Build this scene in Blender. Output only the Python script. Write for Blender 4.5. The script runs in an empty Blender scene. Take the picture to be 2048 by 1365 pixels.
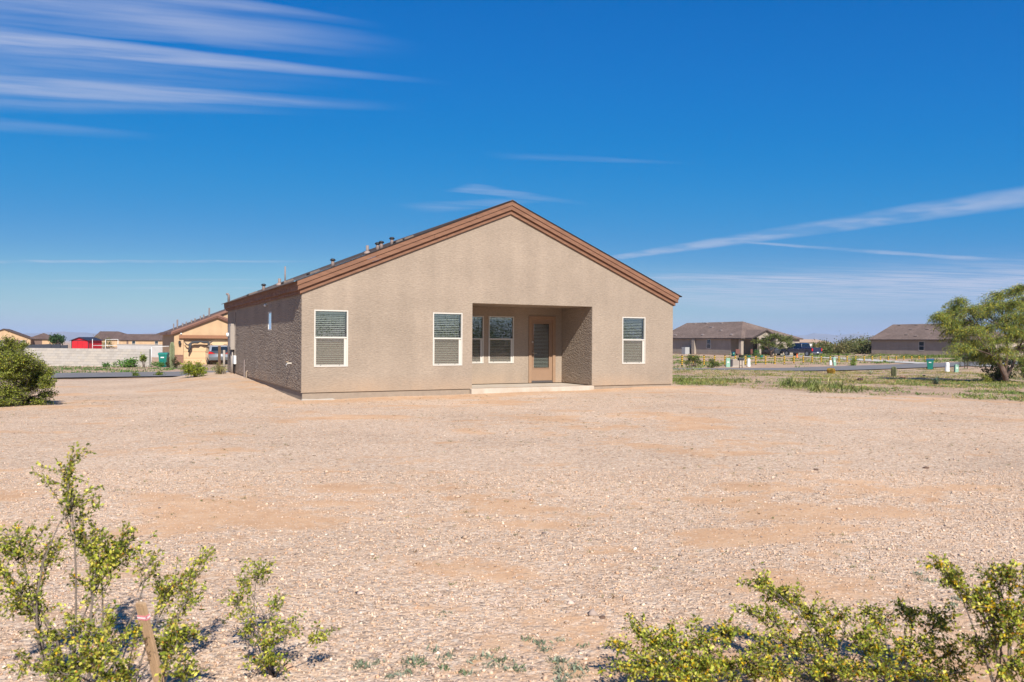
import bpy, bmesh, math, random
import numpy as np
from mathutils import Vector, Matrix

random.seed(11)
rng = np.random.default_rng(11)
scene = bpy.context.scene
COL = scene.collection
R = math.radians

# ------------------------------------------------------------------ camera
F, CXP, CYP, ROLL, CAMZ = 1565.0, 1024.0, 683.1, 0.0061, 1.59
TH = 0.4721                                   # the street grid is turned this far from the view axis
CT, ST = math.cos(TH), math.sin(TH)
cd = bpy.data.cameras.new("camera")
cam = bpy.data.objects.new("camera", cd)
COL.objects.link(cam)
cd.sensor_width = 36.0
cd.lens = F / 2048.0 * 36.0
cd.clip_start, cd.clip_end = 0.05, 40000.0
cam.matrix_world = Matrix.Translation((0, 0, CAMZ)) @ Matrix.Rotation(math.pi / 2, 4, 'X') @ Matrix.Rotation(ROLL, 4, 'Z')
cd.dof.use_dof = True
cd.dof.focus_distance = 22.0
cd.dof.aperture_fstop = 5.0
scene.camera = cam

# ------------------------------------------------------------------ sky and sun
SUN_EL = R(40.0)
sun_h = Vector((0.2685, -0.9633)).normalized()
SUN = Vector((sun_h.x * math.cos(SUN_EL), sun_h.y * math.cos(SUN_EL), math.sin(SUN_EL)))
world = bpy.data.worlds.new("World")
scene.world = world
world.use_nodes = True
wn, wl = world.node_tree.nodes, world.node_tree.links
wn.clear()


def wm(op, a, b=None, clamp=False):
    n = wn.new('ShaderNodeMath'); n.operation = op; n.use_clamp = clamp
    for i, v in enumerate((a, b)):
        if v is None: continue
        if isinstance(v, (int, float)): n.inputs[i].default_value = v
        else: wl.new(v, n.inputs[i])
    return n.outputs[0]


def wstep(x, lo, hi):
    n = wn.new('ShaderNodeMapRange'); n.interpolation_type = 'SMOOTHSTEP'
    wl.new(x, n.inputs[0]); n.inputs[1].default_value = lo; n.inputs[2].default_value = hi
    n.inputs[3].default_value = 0.0; n.inputs[4].default_value = 1.0
    return n.outputs[0]


def build_world():
    out = wn.new('ShaderNodeOutputWorld'); bg = wn.new('ShaderNodeBackground')
    sky = wn.new('ShaderNodeTexSky'); sky.sky_type = 'NISHITA'; sky.sun_disc = False
    sky.sun_elevation = SUN_EL; sky.sun_rotation = math.atan2(SUN.x, SUN.y)
    sky.altitude = 450; sky.air_density = 1.0; sky.dust_density = 0.5; sky.ozone_density = 2.0
    # the camera's deep, saturated rendering of a clear desert sky: one response curve per channel
    k1 = wn.new('ShaderNodeVectorMath'); k1.operation = 'SCALE'; k1.inputs['Scale'].default_value = .1
    wl.new(sky.outputs[0], k1.inputs[0])
    cu = wn.new('ShaderNodeRGBCurve'); wl.new(k1.outputs[0], cu.inputs['Color'])
    for ch, pts in enumerate(([(0, 0), (.15, .0), (.27, .009), (.455, .075), (.69, .235), (.8, .305), (1, .5)], [(0, 0), (.238, .122), (.43, .195), (.66, .275), (.80, .385), (1, .55)], [(0, 0), (.418, .425), (.62, .49), (.82, .525), (1, .6)])):
        c = cu.mapping.curves[ch]; c.points[0].location = pts[0]; c.points[1].location = pts[-1]
        for p in pts[1:-1]: c.points.new(*p)
    cu.mapping.update()
    hs = wn.new('ShaderNodeVectorMath'); hs.operation = 'SCALE'; hs.inputs['Scale'].default_value = 10.0
    wl.new(cu.outputs[0], hs.inputs[0])
    bg.inputs['Strength'].default_value = 0.08
    tc = wn.new('ShaderNodeTexCoord'); sx = wn.new('ShaderNodeSeparateXYZ')
    wl.new(tc.outputs['Generated'], sx.inputs[0])
    dz = wm('MAXIMUM', sx.outputs[2], 0.004)
    px = wm('DIVIDE', sx.outputs[0], dz); py = wm('DIVIDE', sx.outputs[1], dz)   # a flat cloud layer overhead

    def layer(x, y):                        # where a line of sight meets that layer
        x, y = x - CXP, y - CYP
        ux, uy = x * math.cos(ROLL) + y * math.sin(ROLL), -x * math.sin(ROLL) + y * math.cos(ROLL)
        return (ux / -uy, F / -uy)
    def streaky(ax, ay, ang, seed, det):
        c_, s_ = math.cos(ang), math.sin(ang)
        cv = wn.new('ShaderNodeCombineXYZ')
        u_ = wm('ADD', wm('MULTIPLY', px, c_), wm('MULTIPLY', py, s_)); v_ = wm('SUBTRACT', wm('MULTIPLY', py, c_), wm('MULTIPLY', px, s_))
        # the layer is seen ever flatter towards the horizon, so its texture is stretched with distance
        wl.new(wm('MULTIPLY', u_, ax), cv.inputs[0]); wl.new(wm('MULTIPLY', v_, ay), cv.inputs[1]); cv.inputs[2].default_value = seed
        nz = wn.new('ShaderNodeTexNoise'); nz.inputs['Scale'].default_value = 1.0; nz.inputs['Detail'].default_value = det
        nz.inputs['Roughness'].default_value = 0.6
        wl.new(cv.outputs[0], nz.inputs['Vector'])
        sc_ = wn.new('ShaderNodeSeparateColor'); wl.new(nz.outputs['Color'], sc_.inputs[0])
        return sc_.outputs[0], sc_.outputs[1]
    NZ = [streaky(.8, 5.0, R(14), 3.1, 4.0), streaky(2.2, 1.6, R(-30), 8.7, 2.0)]
    total = None
    # from, to, width there (as the angle seen, in pixels of sight), density, fade at both ends, streakiness, seed
    streaks = [
        ((-350, 48), (945, 172), 74, 9, .62, .10, .50, 6, 1),
        ((-350, 105), (760, 168), 130, 40, .26, .10, .5, 3, 12),
        ((-350, 150), (860, 218), 70, 16, .56, .10, .45, 7, 2),
        ((-350, 190), (700, 228), 75, 16, .25, .10, .5, 4, 13),
        ((-300, -45), (860, 108), 190, 34, .52, .10, .5, 4, 3),
        ((100, -50), (800, 60), 50, 14, .34, .15, .5, 6, 4),
        ((-200, 232), (360, 280), 40, 16, .15, .2, .5, 4, 5),
        ((905, 374), (1190, 412), 26, 7, .42, .12, .75, 4, 6),
        ((800, 420), (1120, 398), 30, 14, .20, .3, .4, 5, 7),
        ((1190, 523), (2500, 330), 11, 70, .50, .06, .05, 12, 8),
        ((1460, 483), (2020, 524), 5, 12, .40, .10, .25, 12, 9),
        ((-400, 524), (700, 524), 9, 5, .46, .1, .3, 12, 10),
        ((-60, 564), (620, 559), 6, 4, .30, .3, .3, 10, 11),
        ((20, 578), (640, 577), 7, 4, .26, .3, .3, 10, 14),
        ((1250, 554), (2300, 574), 17, 30, .46, .08, .3, 10, 15),
        ((1270, 575), (2300, 592), 20, 34, .22, .12, .3, 8, 16),
        ((1200, 612), (2600, 575), 60, 115, .60, .3, .2, 5, 17),
        ((1430, 565), (2700, 520), 30, 90, .40, .4, .2, 5, 18),
        ((950, 310), (1420, 330), 20, 6, .12, .3, .5, 5, 19),
        ((-300, 612), (500, 606), 14, 10, .10, .3, .5, 8, 20),
    ]
    for A, B, w0, w1, op, e0, e1, rep, seed in streaks:
        a, b = layer(*A), layer(*B)
        L = math.hypot(b[0] - a[0], b[1] - a[1]); d = ((b[0] - a[0]) / L, (b[1] - a[1]) / L); n = (-d[1], d[0])

        def wid(P, w):                       # half width across the streak in the layer
            q0, q1 = layer(P[0], P[1] - w / 2), layer(P[0], P[1] + w / 2)
            return max(1e-3, abs((q1[0] - q0[0]) * n[0] + (q1[1] - q0[1]) * n[1])) * 0.5
        W0, W1 = wid(A, w0), wid(B, w1)
        dx = wm('SUBTRACT', px, a[0]); dy = wm('SUBTRACT', py, a[1])
        t = wm('DIVIDE', wm('ADD', wm('MULTIPLY', dx, d[0]), wm('MULTIPLY', dy, d[1])), L)
        s = wm('ADD', wm('MULTIPLY', dx, n[0]), wm('MULTIPLY', dy, n[1]))
        tc_ = wm('MINIMUM', wm('MAXIMUM', t, 0.0), 1.0)
        w = wm('ADD', W0, wm('MULTIPLY', tc_, W1 - W0))
        sn = wm('DIVIDE', s, w)
        nr, ng = NZ[1 if seed in (8, 9, 10, 11, 14) else 0]
        sw = wm('ADD', sn, wm('MULTIPLY', wm('SUBTRACT', ng, 0.5), .3 if seed in (17, 18, 8) else 1.3))
        prof = wm('MAXIMUM', wm('SUBTRACT', 1.0, wm('MULTIPLY', sw, sw)), 0.0)
        ends = wm('MULTIPLY', wstep(t, 0.0, e0), wm('SUBTRACT', 1.0, wstep(t, 1.0 - e1, 1.0)))
        mod = wm('ADD', 0.25, wm('MULTIPLY', wstep(nr, 0.32, 0.66), 0.75))
        o = wm('MULTIPLY', wm('MULTIPLY', prof, ends), wm('MULTIPLY', mod, op))
        if seed in (17, 18): o = wm('MULTIPLY', o, wm('SUBTRACT', 1.0, wstep(sx.outputs[2], .055, .115)))      # the low veil stays near the horizon
        total = o if total is None else wm('ADD', total, o)
    total = wm('MULTIPLY', total, wstep(sx.outputs[2], 0.004, 0.05), clamp=True)
    total = wm('MINIMUM', total, 0.75)
    mx = wn.new('ShaderNodeMix'); mx.data_type = 'RGBA'
    wl.new(total, mx.inputs['Factor']); wl.new(hs.outputs[0], mx.inputs[6])
    mx.inputs[7].default_value = (4.3, 4.7, 6.0, 1)
    wl.new(mx.outputs[2], bg.inputs['Color']); wl.new(bg.outputs[0], out.inputs['Surface'])


build_world()
world.cycles.sampling_method = 'MANUAL'
world.cycles.sample_map_resolution = 256
sd = bpy.data.lights.new("sun", 'SUN'); sd.energy = 5.0; sd.angle = R(0.53); sd.color = (1.0, 0.95, 0.87)
sun = bpy.data.objects.new("sun", sd); COL.objects.link(sun)
sun.rotation_euler = SUN.to_track_quat('Z', 'Y').to_euler()
sun.location = (0, -30, 40)

scene.view_settings.view_transform = 'Standard'
scene.view_settings.look = 'None'
scene.view_settings.gamma = 1.0
scene.view_settings.exposure = 0.69
scene.view_settings.use_curve_mapping = False
scene.cycles.max_bounces = 6
scene.cycles.diffuse_bounces = 3
scene.cycles.glossy_bounces = 3
scene.cycles.transparent_max_bounces = 12
scene.cycles.volume_bounces = 0
scene.cycles.sample_clamp_indirect = 6.0

# ------------------------------------------------------------------ helpers: noise, ground, sight lines


def _hash(i, j, seed):
    n = (i.astype(np.int64) * 374761393 + j.astype(np.int64) * 668265263 + seed * 974634) & 0x7fffffff
    n = ((n ^ (n >> 13)) * 1274126177) & 0x7fffffff
    return ((n ^ (n >> 16)) & 0xffff) / 65535.0


def vnoise(x, y, seed=0):
    xi, yi = np.floor(x), np.floor(y); fx, fy = x - xi, y - yi
    fx = fx * fx * (3 - 2 * fx); fy = fy * fy * (3 - 2 * fy)
    a, b = _hash(xi, yi, seed), _hash(xi + 1, yi, seed)
    c, d = _hash(xi, yi + 1, seed), _hash(xi + 1, yi + 1, seed)
    return (a * (1 - fx) + b * fx) * (1 - fy) + (c * (1 - fx) + d * fx) * fy


def fbm(x, y, seed=0, octs=4, gain=0.5):
    x, y = np.asarray(x, float), np.asarray(y, float)
    s, a, t = 0.0, 1.0, 0.0
    for k in range(octs):
        s = s + a * vnoise(x * 2 ** k + 17.3 * k, y * 2 ** k - 9.1 * k, seed + k); t += a; a *= gain
    return s / t


def S(a, b):                                   # street grid -> world
    return (a * CT - b * ST, a * ST + b * CT)


def inv(x, y):                                 # world -> street grid
    return (x * CT + y * ST, -x * ST + y * CT)


PA = ([-200, 4.4, 16.6, 22, 30, 36, 50, 85, 200], [0, 0, .12, .05, -.1, -.18, -.26, .22, .22])
PB = ([-300, 20.75, 33.2, 35.5, 41.0, 48.0, 60, 75, 130, 300, 1000, 4000, 14000], [0, 0, .22, .19, -.29, -.31, -.46, -.6, -.6, -1.2, -6, -16, -30])

PC = ([-300, 20.75, 30, 41.0, 48.0, 60, 75, 130, 300, 1000, 4000, 14000], [0, 0, -.09, -.29, -.31, -.46, -.6, -.6, -1.2, -6, -16, -30])


def ground(x, y, detail=True):
    x, y = np.asarray(x, float), np.asarray(y, float)
    a, b = x * CT + y * ST, -x * ST + y * CT
    t = np.clip((a - .6) / 3.4, 0, 1) * np.clip((22 - a) / 4.5, 0, 1); t = t * t * (3 - 2 * t)
    z = np.interp(a, *PA) + np.interp(b, *PB) * t + np.interp(b, *PC) * (1 - t)
    z = z + .24 * np.exp(-((b - 37.6) / 2.2) ** 2) * np.clip((46 - a) / 12, 0, 1) * np.clip((a - 17) / 3, 0, 1)     # a low berm before the street
    if detail:
        k = np.clip((70 - np.hypot(x, y)) / 40, 0, 1)
        z = z + k * ((fbm(x * .45, y * .45, 5, 3) - .5) * .06 + (fbm(x * 2.1, y * 2.1, 9, 2) - .5) * .018)
    return z


def gz(x, y):
    return float(ground(np.array([x]), np.array([y]))[0])


def at(px, py, Z):                             # point on a line of sight at distance Z ahead
    x, y = px - CXP, py - CYP
    ux, uy = x * math.cos(ROLL) + y * math.sin(ROLL), -x * math.sin(ROLL) + y * math.cos(ROLL)
    return Vector((ux * Z / F, Z, CAMZ - uy * Z / F))


_zs = np.concatenate([np.arange(2, 60, .05), np.arange(60, 400, .25)])


def foot(px, py):                              # where a line of sight meets the ground
    x, y = px - CXP, py - CYP
    ux, uy = x * math.cos(ROLL) + y * math.sin(ROLL), -x * math.sin(ROLL) + y * math.cos(ROLL)
    h = CAMZ - uy * _zs / F
    g = ground(ux * _zs / F, _zs)
    k = np.nonzero(h <= g)[0]
    Z = float(_zs[k[0]]) if len(k) else 200.0
    X = ux * Z / F
    return Vector((X, Z, gz(X, Z)))


def mper(p):                                   # metres in one pixel of the photograph at this point
    return p.y / F


# ------------------------------------------------------------------ helpers: materials
MATS = {}


def lin(c):
    return tuple(((v / 12.92) if v <= .04045 else ((v + .055) / 1.055) ** 2.4) for v in c)


def hexc(h):
    return lin(tuple(int(h[i:i + 2], 16) / 255 for i in (0, 2, 4)))


def mat(name, color=(.5, .5, .5), rough=.7, var=.0, vscale=8.0, bump=0.0, bscale=40.0, bdist=.01, metal=0.0, spec=.5, stretch=(1, 1, 1), attr=None, trans=0.0, coat=0.0, dirt=None, dscale=1.2, demit=None):
    if name in MATS: return MATS[name]
    if metal < .5: color = tuple(c * .87 for c in color)
    if dirt: dirt = tuple(c * .87 for c in dirt)
    m = bpy.data.materials.new(name); m.use_nodes = True
    nt = m.node_tree; n, l = nt.nodes, nt.links
    b = n['Principled BSDF']; out = n['Material Output']
    b.inputs['Roughness'].default_value = rough; b.inputs['Metallic'].default_value = metal
    b.inputs['Specular IOR Level'].default_value = spec
    if coat: b.inputs['Coat Weight'].default_value = coat; b.inputs['Coat Roughness'].default_value = .05
    col = None
    if attr:
        a = n.new('ShaderNodeAttribute'); a.attribute_name = attr; col = a.outputs['Color']
    else:
        b.inputs['Base Color'].default_value = (*color, 1)
    tc = n.new('ShaderNodeTexCoord'); mp = n.new('ShaderNodeMapping'); l.new(tc.outputs['Object'], mp.inputs[0])
    mp.inputs['Scale'].default_value = stretch
    if var:
        nz = n.new('ShaderNodeTexNoise'); nz.inputs['Scale'].default_value = vscale; nz.inputs['Detail'].default_value = 6; nz.inputs['Roughness'].default_value = .65
        l.new(mp.outputs[0], nz.inputs['Vector'])
        mr = n.new('ShaderNodeMapRange'); mr.inputs[1].default_value = .25; mr.inputs[2].default_value = .75
        mr.inputs[3].default_value = 1 - var; mr.inputs[4].default_value = 1 + var
        l.new(nz.outputs['Fac'], mr.inputs[0])
        mx = n.new('ShaderNodeMix'); mx.data_type = 'RGBA'; mx.blend_type = 'MULTIPLY'; mx.inputs['Factor'].default_value = 1
        if col is None: mx.inputs[6].default_value = (*color, 1)
        else: l.new(col, mx.inputs[6])
        cb = n.new('ShaderNodeCombineColor')
        for i in range(3): l.new(mr.outputs[0], cb.inputs[i])
        l.new(cb.outputs[0], mx.inputs[7]); col = mx.outputs[2]
    if dirt:
        nz = n.new('ShaderNodeTexNoise'); nz.inputs['Scale'].default_value = dscale; nz.inputs['Detail'].default_value = 7
        l.new(mp.outputs[0], nz.inputs['Vector'])
        mr = n.new('ShaderNodeMapRange'); mr.inputs[1].default_value = .45; mr.inputs[2].default_value = .72; mr.inputs[4].default_value = .7
        l.new(nz.outputs['Fac'], mr.inputs[0])
        mx = n.new('ShaderNodeMix'); mx.data_type = 'RGBA'; l.new(mr.outputs[0], mx.inputs['Factor'])
        if col is None: mx.inputs[6].default_value = (*color, 1)
        else: l.new(col, mx.inputs[6])
        mx.inputs[7].default_value = (*dirt, 1); col = mx.outputs[2]
    if col is not None: l.new(col, b.inputs['Base Color'])
    if bump:
        nb = n.new('ShaderNodeTexNoise'); nb.inputs['Scale'].default_value = bscale; nb.inputs['Detail'].default_value = 5
        l.new(mp.outputs[0], nb.inputs['Vector'])
        bp = n.new('ShaderNodeBump'); bp.inputs['Strength'].default_value = bump; bp.inputs['Distance'].default_value = bdist
        l.new(nb.outputs['Fac'], bp.inputs['Height']); l.new(bp.outputs[0], b.inputs['Normal'])
    if trans:
        t = n.new('ShaderNodeBsdfTranslucent')
        if col is not None: l.new(col, t.inputs['Color'])
        else: t.inputs['Color'].default_value = (*color, 1)
        ms = n.new('ShaderNodeMixShader'); ms.inputs[0].default_value = trans
        l.new(b.outputs[0], ms.inputs[1]); l.new(t.outputs[0], ms.inputs[2]); l.new(ms.outputs[0], out.inputs['Surface'])
    MATS[name] = m
    return m


def glass_mat(name, tint=(.8, .86, .86), refl=.16, rough=.0):
    if name in MATS: return MATS[name]
    m = bpy.data.materials.new(name); m.use_nodes = True
    n, l = m.node_tree.nodes, m.node_tree.links; n.clear()
    out = n.new('ShaderNodeOutputMaterial'); tr = n.new('ShaderNodeBsdfTransparent'); gl = n.new('ShaderNodeBsdfGlossy')
    tr.inputs[0].default_value = (*tint, 1); gl.inputs['Roughness'].default_value = rough; gl.inputs['Color'].default_value = (.9, .95, 1, 1)
    lw = n.new('ShaderNodeFresnel'); lw.inputs[0].default_value = 1.5
    ad = n.new('ShaderNodeMath'); ad.operation = 'ADD'; ad.use_clamp = True; ad.inputs[1].default_value = refl; l.new(lw.outputs[0], ad.inputs[0])
    ms = n.new('ShaderNodeMixShader'); l.new(ad.outputs[0], ms.inputs[0]); l.new(tr.outputs[0], ms.inputs[1]); l.new(gl.outputs[0], ms.inputs[2])
    l.new(ms.outputs[0], out.inputs[0])
    MATS[name] = m
    return m


def screen_mat(name, color, cover):
    if name in MATS: return MATS[name]
    m = bpy.data.materials.new(name); m.use_nodes = True
    n, l = m.node_tree.nodes, m.node_tree.links; n.clear()
    out = n.new('ShaderNodeOutputMaterial'); tr = n.new('ShaderNodeBsdfTransparent'); df = n.new('ShaderNodeBsdfDiffuse')
    df.inputs[0].default_value = (*color, 1)
    ms = n.new('ShaderNodeMixShader'); ms.inputs[0].default_value = cover
    l.new(tr.outputs[0], ms.inputs[1]); l.new(df.outputs[0], ms.inputs[2]); l.new(ms.outputs[0], out.inputs[0])
    MATS[name] = m
    return m


def stucco_mat(name, color, bump=.5, speck=.12):
    """sprayed lace stucco: flattened blobs with creases between, faint blotches"""
    if name in MATS: return MATS[name]
    color = tuple(c * .88 for c in color)
    m = bpy.data.materials.new(name); m.use_nodes = True
    n, l = m.node_tree.nodes, m.node_tree.links; b = n['Principled BSDF']; b.inputs['Roughness'].default_value = .92
    b.inputs['Specular IOR Level'].default_value = .15
    tc = n.new('ShaderNodeTexCoord'); mp = n.new('ShaderNodeMapping'); mp.inputs['Scale'].default_value = (.8, .8, 2.6)
    l.new(tc.outputs['Object'], mp.inputs[0])
    nw = n.new('ShaderNodeTexNoise'); nw.inputs['Scale'].default_value = 9; nw.inputs['Detail'].default_value = 3
    l.new(mp.outputs[0], nw.inputs['Vector'])
    vm = n.new('ShaderNodeVectorMath'); vm.operation = 'MULTIPLY_ADD'; vm.inputs[1].default_value = (.09, .09, .09)
    l.new(nw.outputs['Color'], vm.inputs[0]); l.new(mp.outputs[0], vm.inputs[2])
    n1 = n.new('ShaderNodeTexNoise'); n1.inputs['Scale'].default_value = 15; n1.inputs['Detail'].default_value = 6; n1.inputs['Roughness'].default_value = .6
    l.new(vm.outputs[0], n1.inputs['Vector'])
    bp = n.new('ShaderNodeBump'); bp.inputs['Strength'].default_value = bump; bp.inputs['Distance'].default_value = .022
    l.new(n1.outputs['Fac'], bp.inputs['Height']); l.new(bp.outputs[0], b.inputs['Normal'])
    # large soft blotches, faint horizontal coat lines, fine specks: pigment of the coat
    n2 = n.new('ShaderNodeTexNoise'); n2.inputs['Scale'].default_value = .9; n2.inputs['Detail'].default_value = 5
    l.new(tc.outputs['Object'], n2.inputs['Vector'])
    n3 = n.new('ShaderNodeTexNoise'); n3.inputs['Scale'].default_value = 17; n3.inputs['Detail'].default_value = 4
    l.new(vm.outputs[0], n3.inputs['Vector'])

    def rng_(s, lo, hi):
        r = n.new('ShaderNodeMapRange'); r.inputs[1].default_value = .3; r.inputs[2].default_value = .7; r.inputs[3].default_value = lo; r.inputs[4].default_value = hi
        l.new(s, r.inputs[0]); return r.outputs[0]
    mu = n.new('ShaderNodeMath'); mu.operation = 'MULTIPLY'
    l.new(rng_(n2.outputs['Fac'], .90, 1.08), mu.inputs[0]); l.new(rng_(n3.outputs['Fac'], 1 - speck, 1 + speck), mu.inputs[1])
    m3 = n.new('ShaderNodeMapping'); m3.inputs['Scale'].default_value = (2.6, 2.6, .22); l.new(tc.outputs['Object'], m3.inputs[0])
    n4 = n.new('ShaderNodeTexNoise'); n4.inputs['Scale'].default_value = 1.0; n4.inputs['Detail'].default_value = 5; l.new(m3.outputs[0], n4.inputs['Vector'])
    m4 = n.new('ShaderNodeMath'); m4.operation = 'MULTIPLY'; l.new(mu.outputs[0], m4.inputs[0]); l.new(rng_(n4.outputs['Fac'], .945, 1.045), m4.inputs[1])
    mx = n.new('ShaderNodeVectorMath'); mx.operation = 'SCALE'; mx.inputs[0].default_value = color
    l.new(m4.outputs[0], mx.inputs['Scale'])
    # soil splashed up the foot of the wall in uneven patches
    sp = n.new('ShaderNodeSeparateXYZ'); l.new(tc.outputs['Object'], sp.inputs[0])
    hz = n.new('ShaderNodeMapRange'); hz.inputs[1].default_value = .0; hz.inputs[2].default_value = .42; hz.inputs[3].default_value = .62; hz.inputs[4].default_value = .0; l.new(sp.outputs[2], hz.inputs[0])
    sm_ = n.new('ShaderNodeMath'); sm_.operation = 'MULTIPLY'; l.new(hz.outputs[0], sm_.inputs[0]); l.new(rng_(n2.outputs['Fac'], .1, 1.1), sm_.inputs[1])
    mk = n.new('ShaderNodeMix'); mk.data_type = 'RGBA'; l.new(sm_.outputs[0], mk.inputs['Factor']); l.new(mx.outputs[0], mk.inputs[6]); mk.inputs[7].default_value = (.36, .245, .16, 1)
    l.new(mk.outputs[2], b.inputs['Base Color'])
    MATS[name] = m
    return m


# ------------------------------------------------------------------ helpers: meshes
def link(name, me, parent=None, loc=None, rotz=0.0):
    o = bpy.data.objects.new(name, me); COL.objects.link(o)
    if parent is not None: o.parent = parent
    if loc is not None: o.location = loc
    if rotz: o.rotation_euler[2] = rotz
    return o


def tag(o, label=None, cat=None, group=None, kind=None):
    if label: o['label'] = label
    if cat: o['category'] = cat
    if group: o['group'] = group
    if kind: o['kind'] = kind
    return o


def thing(name, label, cat, loc, rotz=0.0, group=None):
    return tag(link(name, None, None, loc, rotz), label, cat, group)


class MB:
    def __init__(self): self.v, self.f, self.m = [], [], []

    def poly(self, pts, mi=0):
        k = len(self.v); self.v += [tuple(p) for p in pts]; self.f.append(tuple(range(k, k + len(pts)))); self.m.append(mi); return self

    def box(self, x0, x1, y0, y1, z0, z1, mi=0, mtx=None):
        k = len(self.v)
        p = [(x0, y0, z0), (x1, y0, z0), (x1, y1, z0), (x0, y1, z0), (x0, y0, z1), (x1, y0, z1), (x1, y1, z1), (x0, y1, z1)]
        if mtx is not None: p = [tuple(mtx @ Vector(q)) for q in p]
        self.v += p
        for q in ((0, 3, 2, 1), (4, 5, 6, 7), (0, 1, 5, 4), (1, 2, 6, 5), (2, 3, 7, 6), (3, 0, 4, 7)):
            self.f.append(tuple(k + i for i in q)); self.m.append(mi)
        return self

    def prism(self, pts, axis, lo, hi, mi=0):
        """pts: polygon in the two other axes (in x,y,z order), extruded along axis"""
        def P(p, t):
            return {0: (t, p[0], p[1]), 1: (p[0], t, p[1]), 2: (p[0], p[1], t)}[axis]
        n = len(pts); k = len(self.v)
        self.v += [P(p, lo) for p in pts] + [P(p, hi) for p in pts]
        self.f.append(tuple(range(k + n - 1, k - 1, -1))); self.f.append(tuple(range(k + n, k + 2 * n))); self.m += [mi, mi]
        for i in range(n):
            j = (i + 1) % n; self.f.append((k + i, k + j, k + n + j, k + n + i)); self.m.append(mi)
        return self

    def tube(self, pts, rad, n=6, mi=0, cap=True):
        pts = [Vector(p) for p in pts]
        if not isinstance(rad, (list, tuple)): rad = [rad] * len(pts)
        k = len(self.v); up = Vector((0, 0, 1)); prev = None
        for i, p in enumerate(pts):
            d = (pts[min(i + 1, len(pts) - 1)] - pts[max(i - 1, 0)])
            d = d.normalized() if d.length > 1e-9 else up
            ref = prev if prev is not None else (Vector((1, 0, 0)) if abs(d.z) > .8 else up)
            a = (ref - d * ref.dot(d))
            a = a.normalized() if a.length > 1e-6 else d.orthogonal().normalized()
            b = d.cross(a); prev = a
            for q in range(n):
                t = 2 * math.pi * q / n
                self.v.append(tuple(p + (a * math.cos(t) + b * math.sin(t)) * rad[i]))
        for i in range(len(pts) - 1):
            for q in range(n):
                r = (q + 1) % n
                self.f.append((k + i * n + q, k + i * n + r, k + (i + 1) * n + r, k + (i + 1) * n + q)); self.m.append(mi)
        if cap:
            self.f.append(tuple(k + q for q in range(n - 1, -1, -1))); self.f.append(tuple(k + (len(pts) - 1) * n + q for q in range(n))); self.m += [mi, mi]
        return self

    def lathe(self, prof, n=12, c=(0, 0, 0), mi=0, ribs=0, depth=0.0):
        k = len(self.v)
        for r, z in prof:
            for q in range(n):
                t = 2 * math.pi * q / n
                rr = r * (1 - depth * (q % 2)) if ribs else r
                self.v.append((c[0] + rr * math.cos(t), c[1] + rr * math.sin(t), c[2] + z))
        for i in range(len(prof) - 1):
            for q in range(n):
                r_ = (q + 1) % n
                self.f.append((k + i * n + q, k + i * n + r_, k + (i + 1) * n + r_, k + (i + 1) * n + q)); self.m.append(mi)
        self.f.append(tuple(k + q for q in range(n - 1, -1, -1))); self.f.append(tuple(k + (len(prof) - 1) * n + q for q in range(n))); self.m += [mi, mi]
        return self

    def mesh(self, name, mats, smooth=False):
        me = bpy.data.meshes.new(name); me.from_pydata(self.v, [], self.f)
        for mm in (mats if isinstance(mats, (list, tuple)) else [mats]): me.materials.append(mm)
        me.polygons.foreach_set('material_index', self.m)
        if smooth: me.polygons.foreach_set('use_smooth', [True] * len(self.f))
        me.update()
        return me

    def build(self, name, mats, parent=None, smooth=False, loc=None, bevel=0.0, rotz=0.0):
        o = link(name, self.mesh(name, mats, smooth), parent, loc, rotz)
        if bevel:
            md = o.modifiers.new('bevel', 'BEVEL'); md.width = bevel; md.segments = 2; md.limit_method = 'ANGLE'
        return o


def np_mesh(name, verts, faces, mats, colors=None, smooth=False):
    """verts (n,3), faces (m,k) all of one size"""
    me = bpy.data.meshes.new(name)
    verts = np.ascontiguousarray(verts, np.float32); faces = np.ascontiguousarray(faces, np.int32)
    me.vertices.add(len(verts)); me.vertices.foreach_set('co', verts.ravel())
    k = faces.shape[1]
    me.loops.add(faces.size); me.loops.foreach_set('vertex_index', faces.ravel())
    me.polygons.add(len(faces)); me.polygons.foreach_set('loop_start', np.arange(0, faces.size, k, dtype=np.int32))
    try: me.polygons.foreach_set('loop_total', np.full(len(faces), k, np.int32))
    except Exception: pass
    for mm in (mats if isinstance(mats, (list, tuple)) else [mats]): me.materials.append(mm)
    if smooth: me.polygons.foreach_set('use_smooth', np.ones(len(faces), bool))
    if colors is not None:
        ca = me.color_attributes.new('col', 'FLOAT_COLOR', 'POINT')
        c4 = np.ones((len(verts), 4), np.float32); c4[:, :3] = colors
        ca.data.foreach_set('color', c4.ravel())
    me.update(calc_edges=True)
    return me


def unit(v):
    return v / np.maximum(np.linalg.norm(v, axis=1, keepdims=True), 1e-9)


def leaf_mesh(name, cen, axis, length, width, colors, m, fold=.25):
    """a folded lozenge leaf at each centre along its axis"""
    n = len(cen); cen = np.asarray(cen, float); axis = unit(np.asarray(axis, float))
    side = unit(np.cross(axis, rng.normal(size=(n, 3)))); nor = np.cross(axis, side)
    length = np.broadcast_to(np.asarray(length, float).reshape(-1, 1), (n, 1)); width = np.broadcast_to(np.asarray(width, float).reshape(-1, 1), (n, 1))
    v = np.empty((n, 4, 3))
    v[:, 0] = cen - axis * length * .5
    v[:, 1] = cen + side * width * .5 + nor * width * fold
    v[:, 2] = cen + axis * length * .5
    v[:, 3] = cen - side * width * .5 + nor * width * fold
    f = np.arange(n * 4).reshape(n, 4)
    return np_mesh(name, v.reshape(-1, 3), f, m, np.repeat(colors, 4, axis=0))


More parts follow.
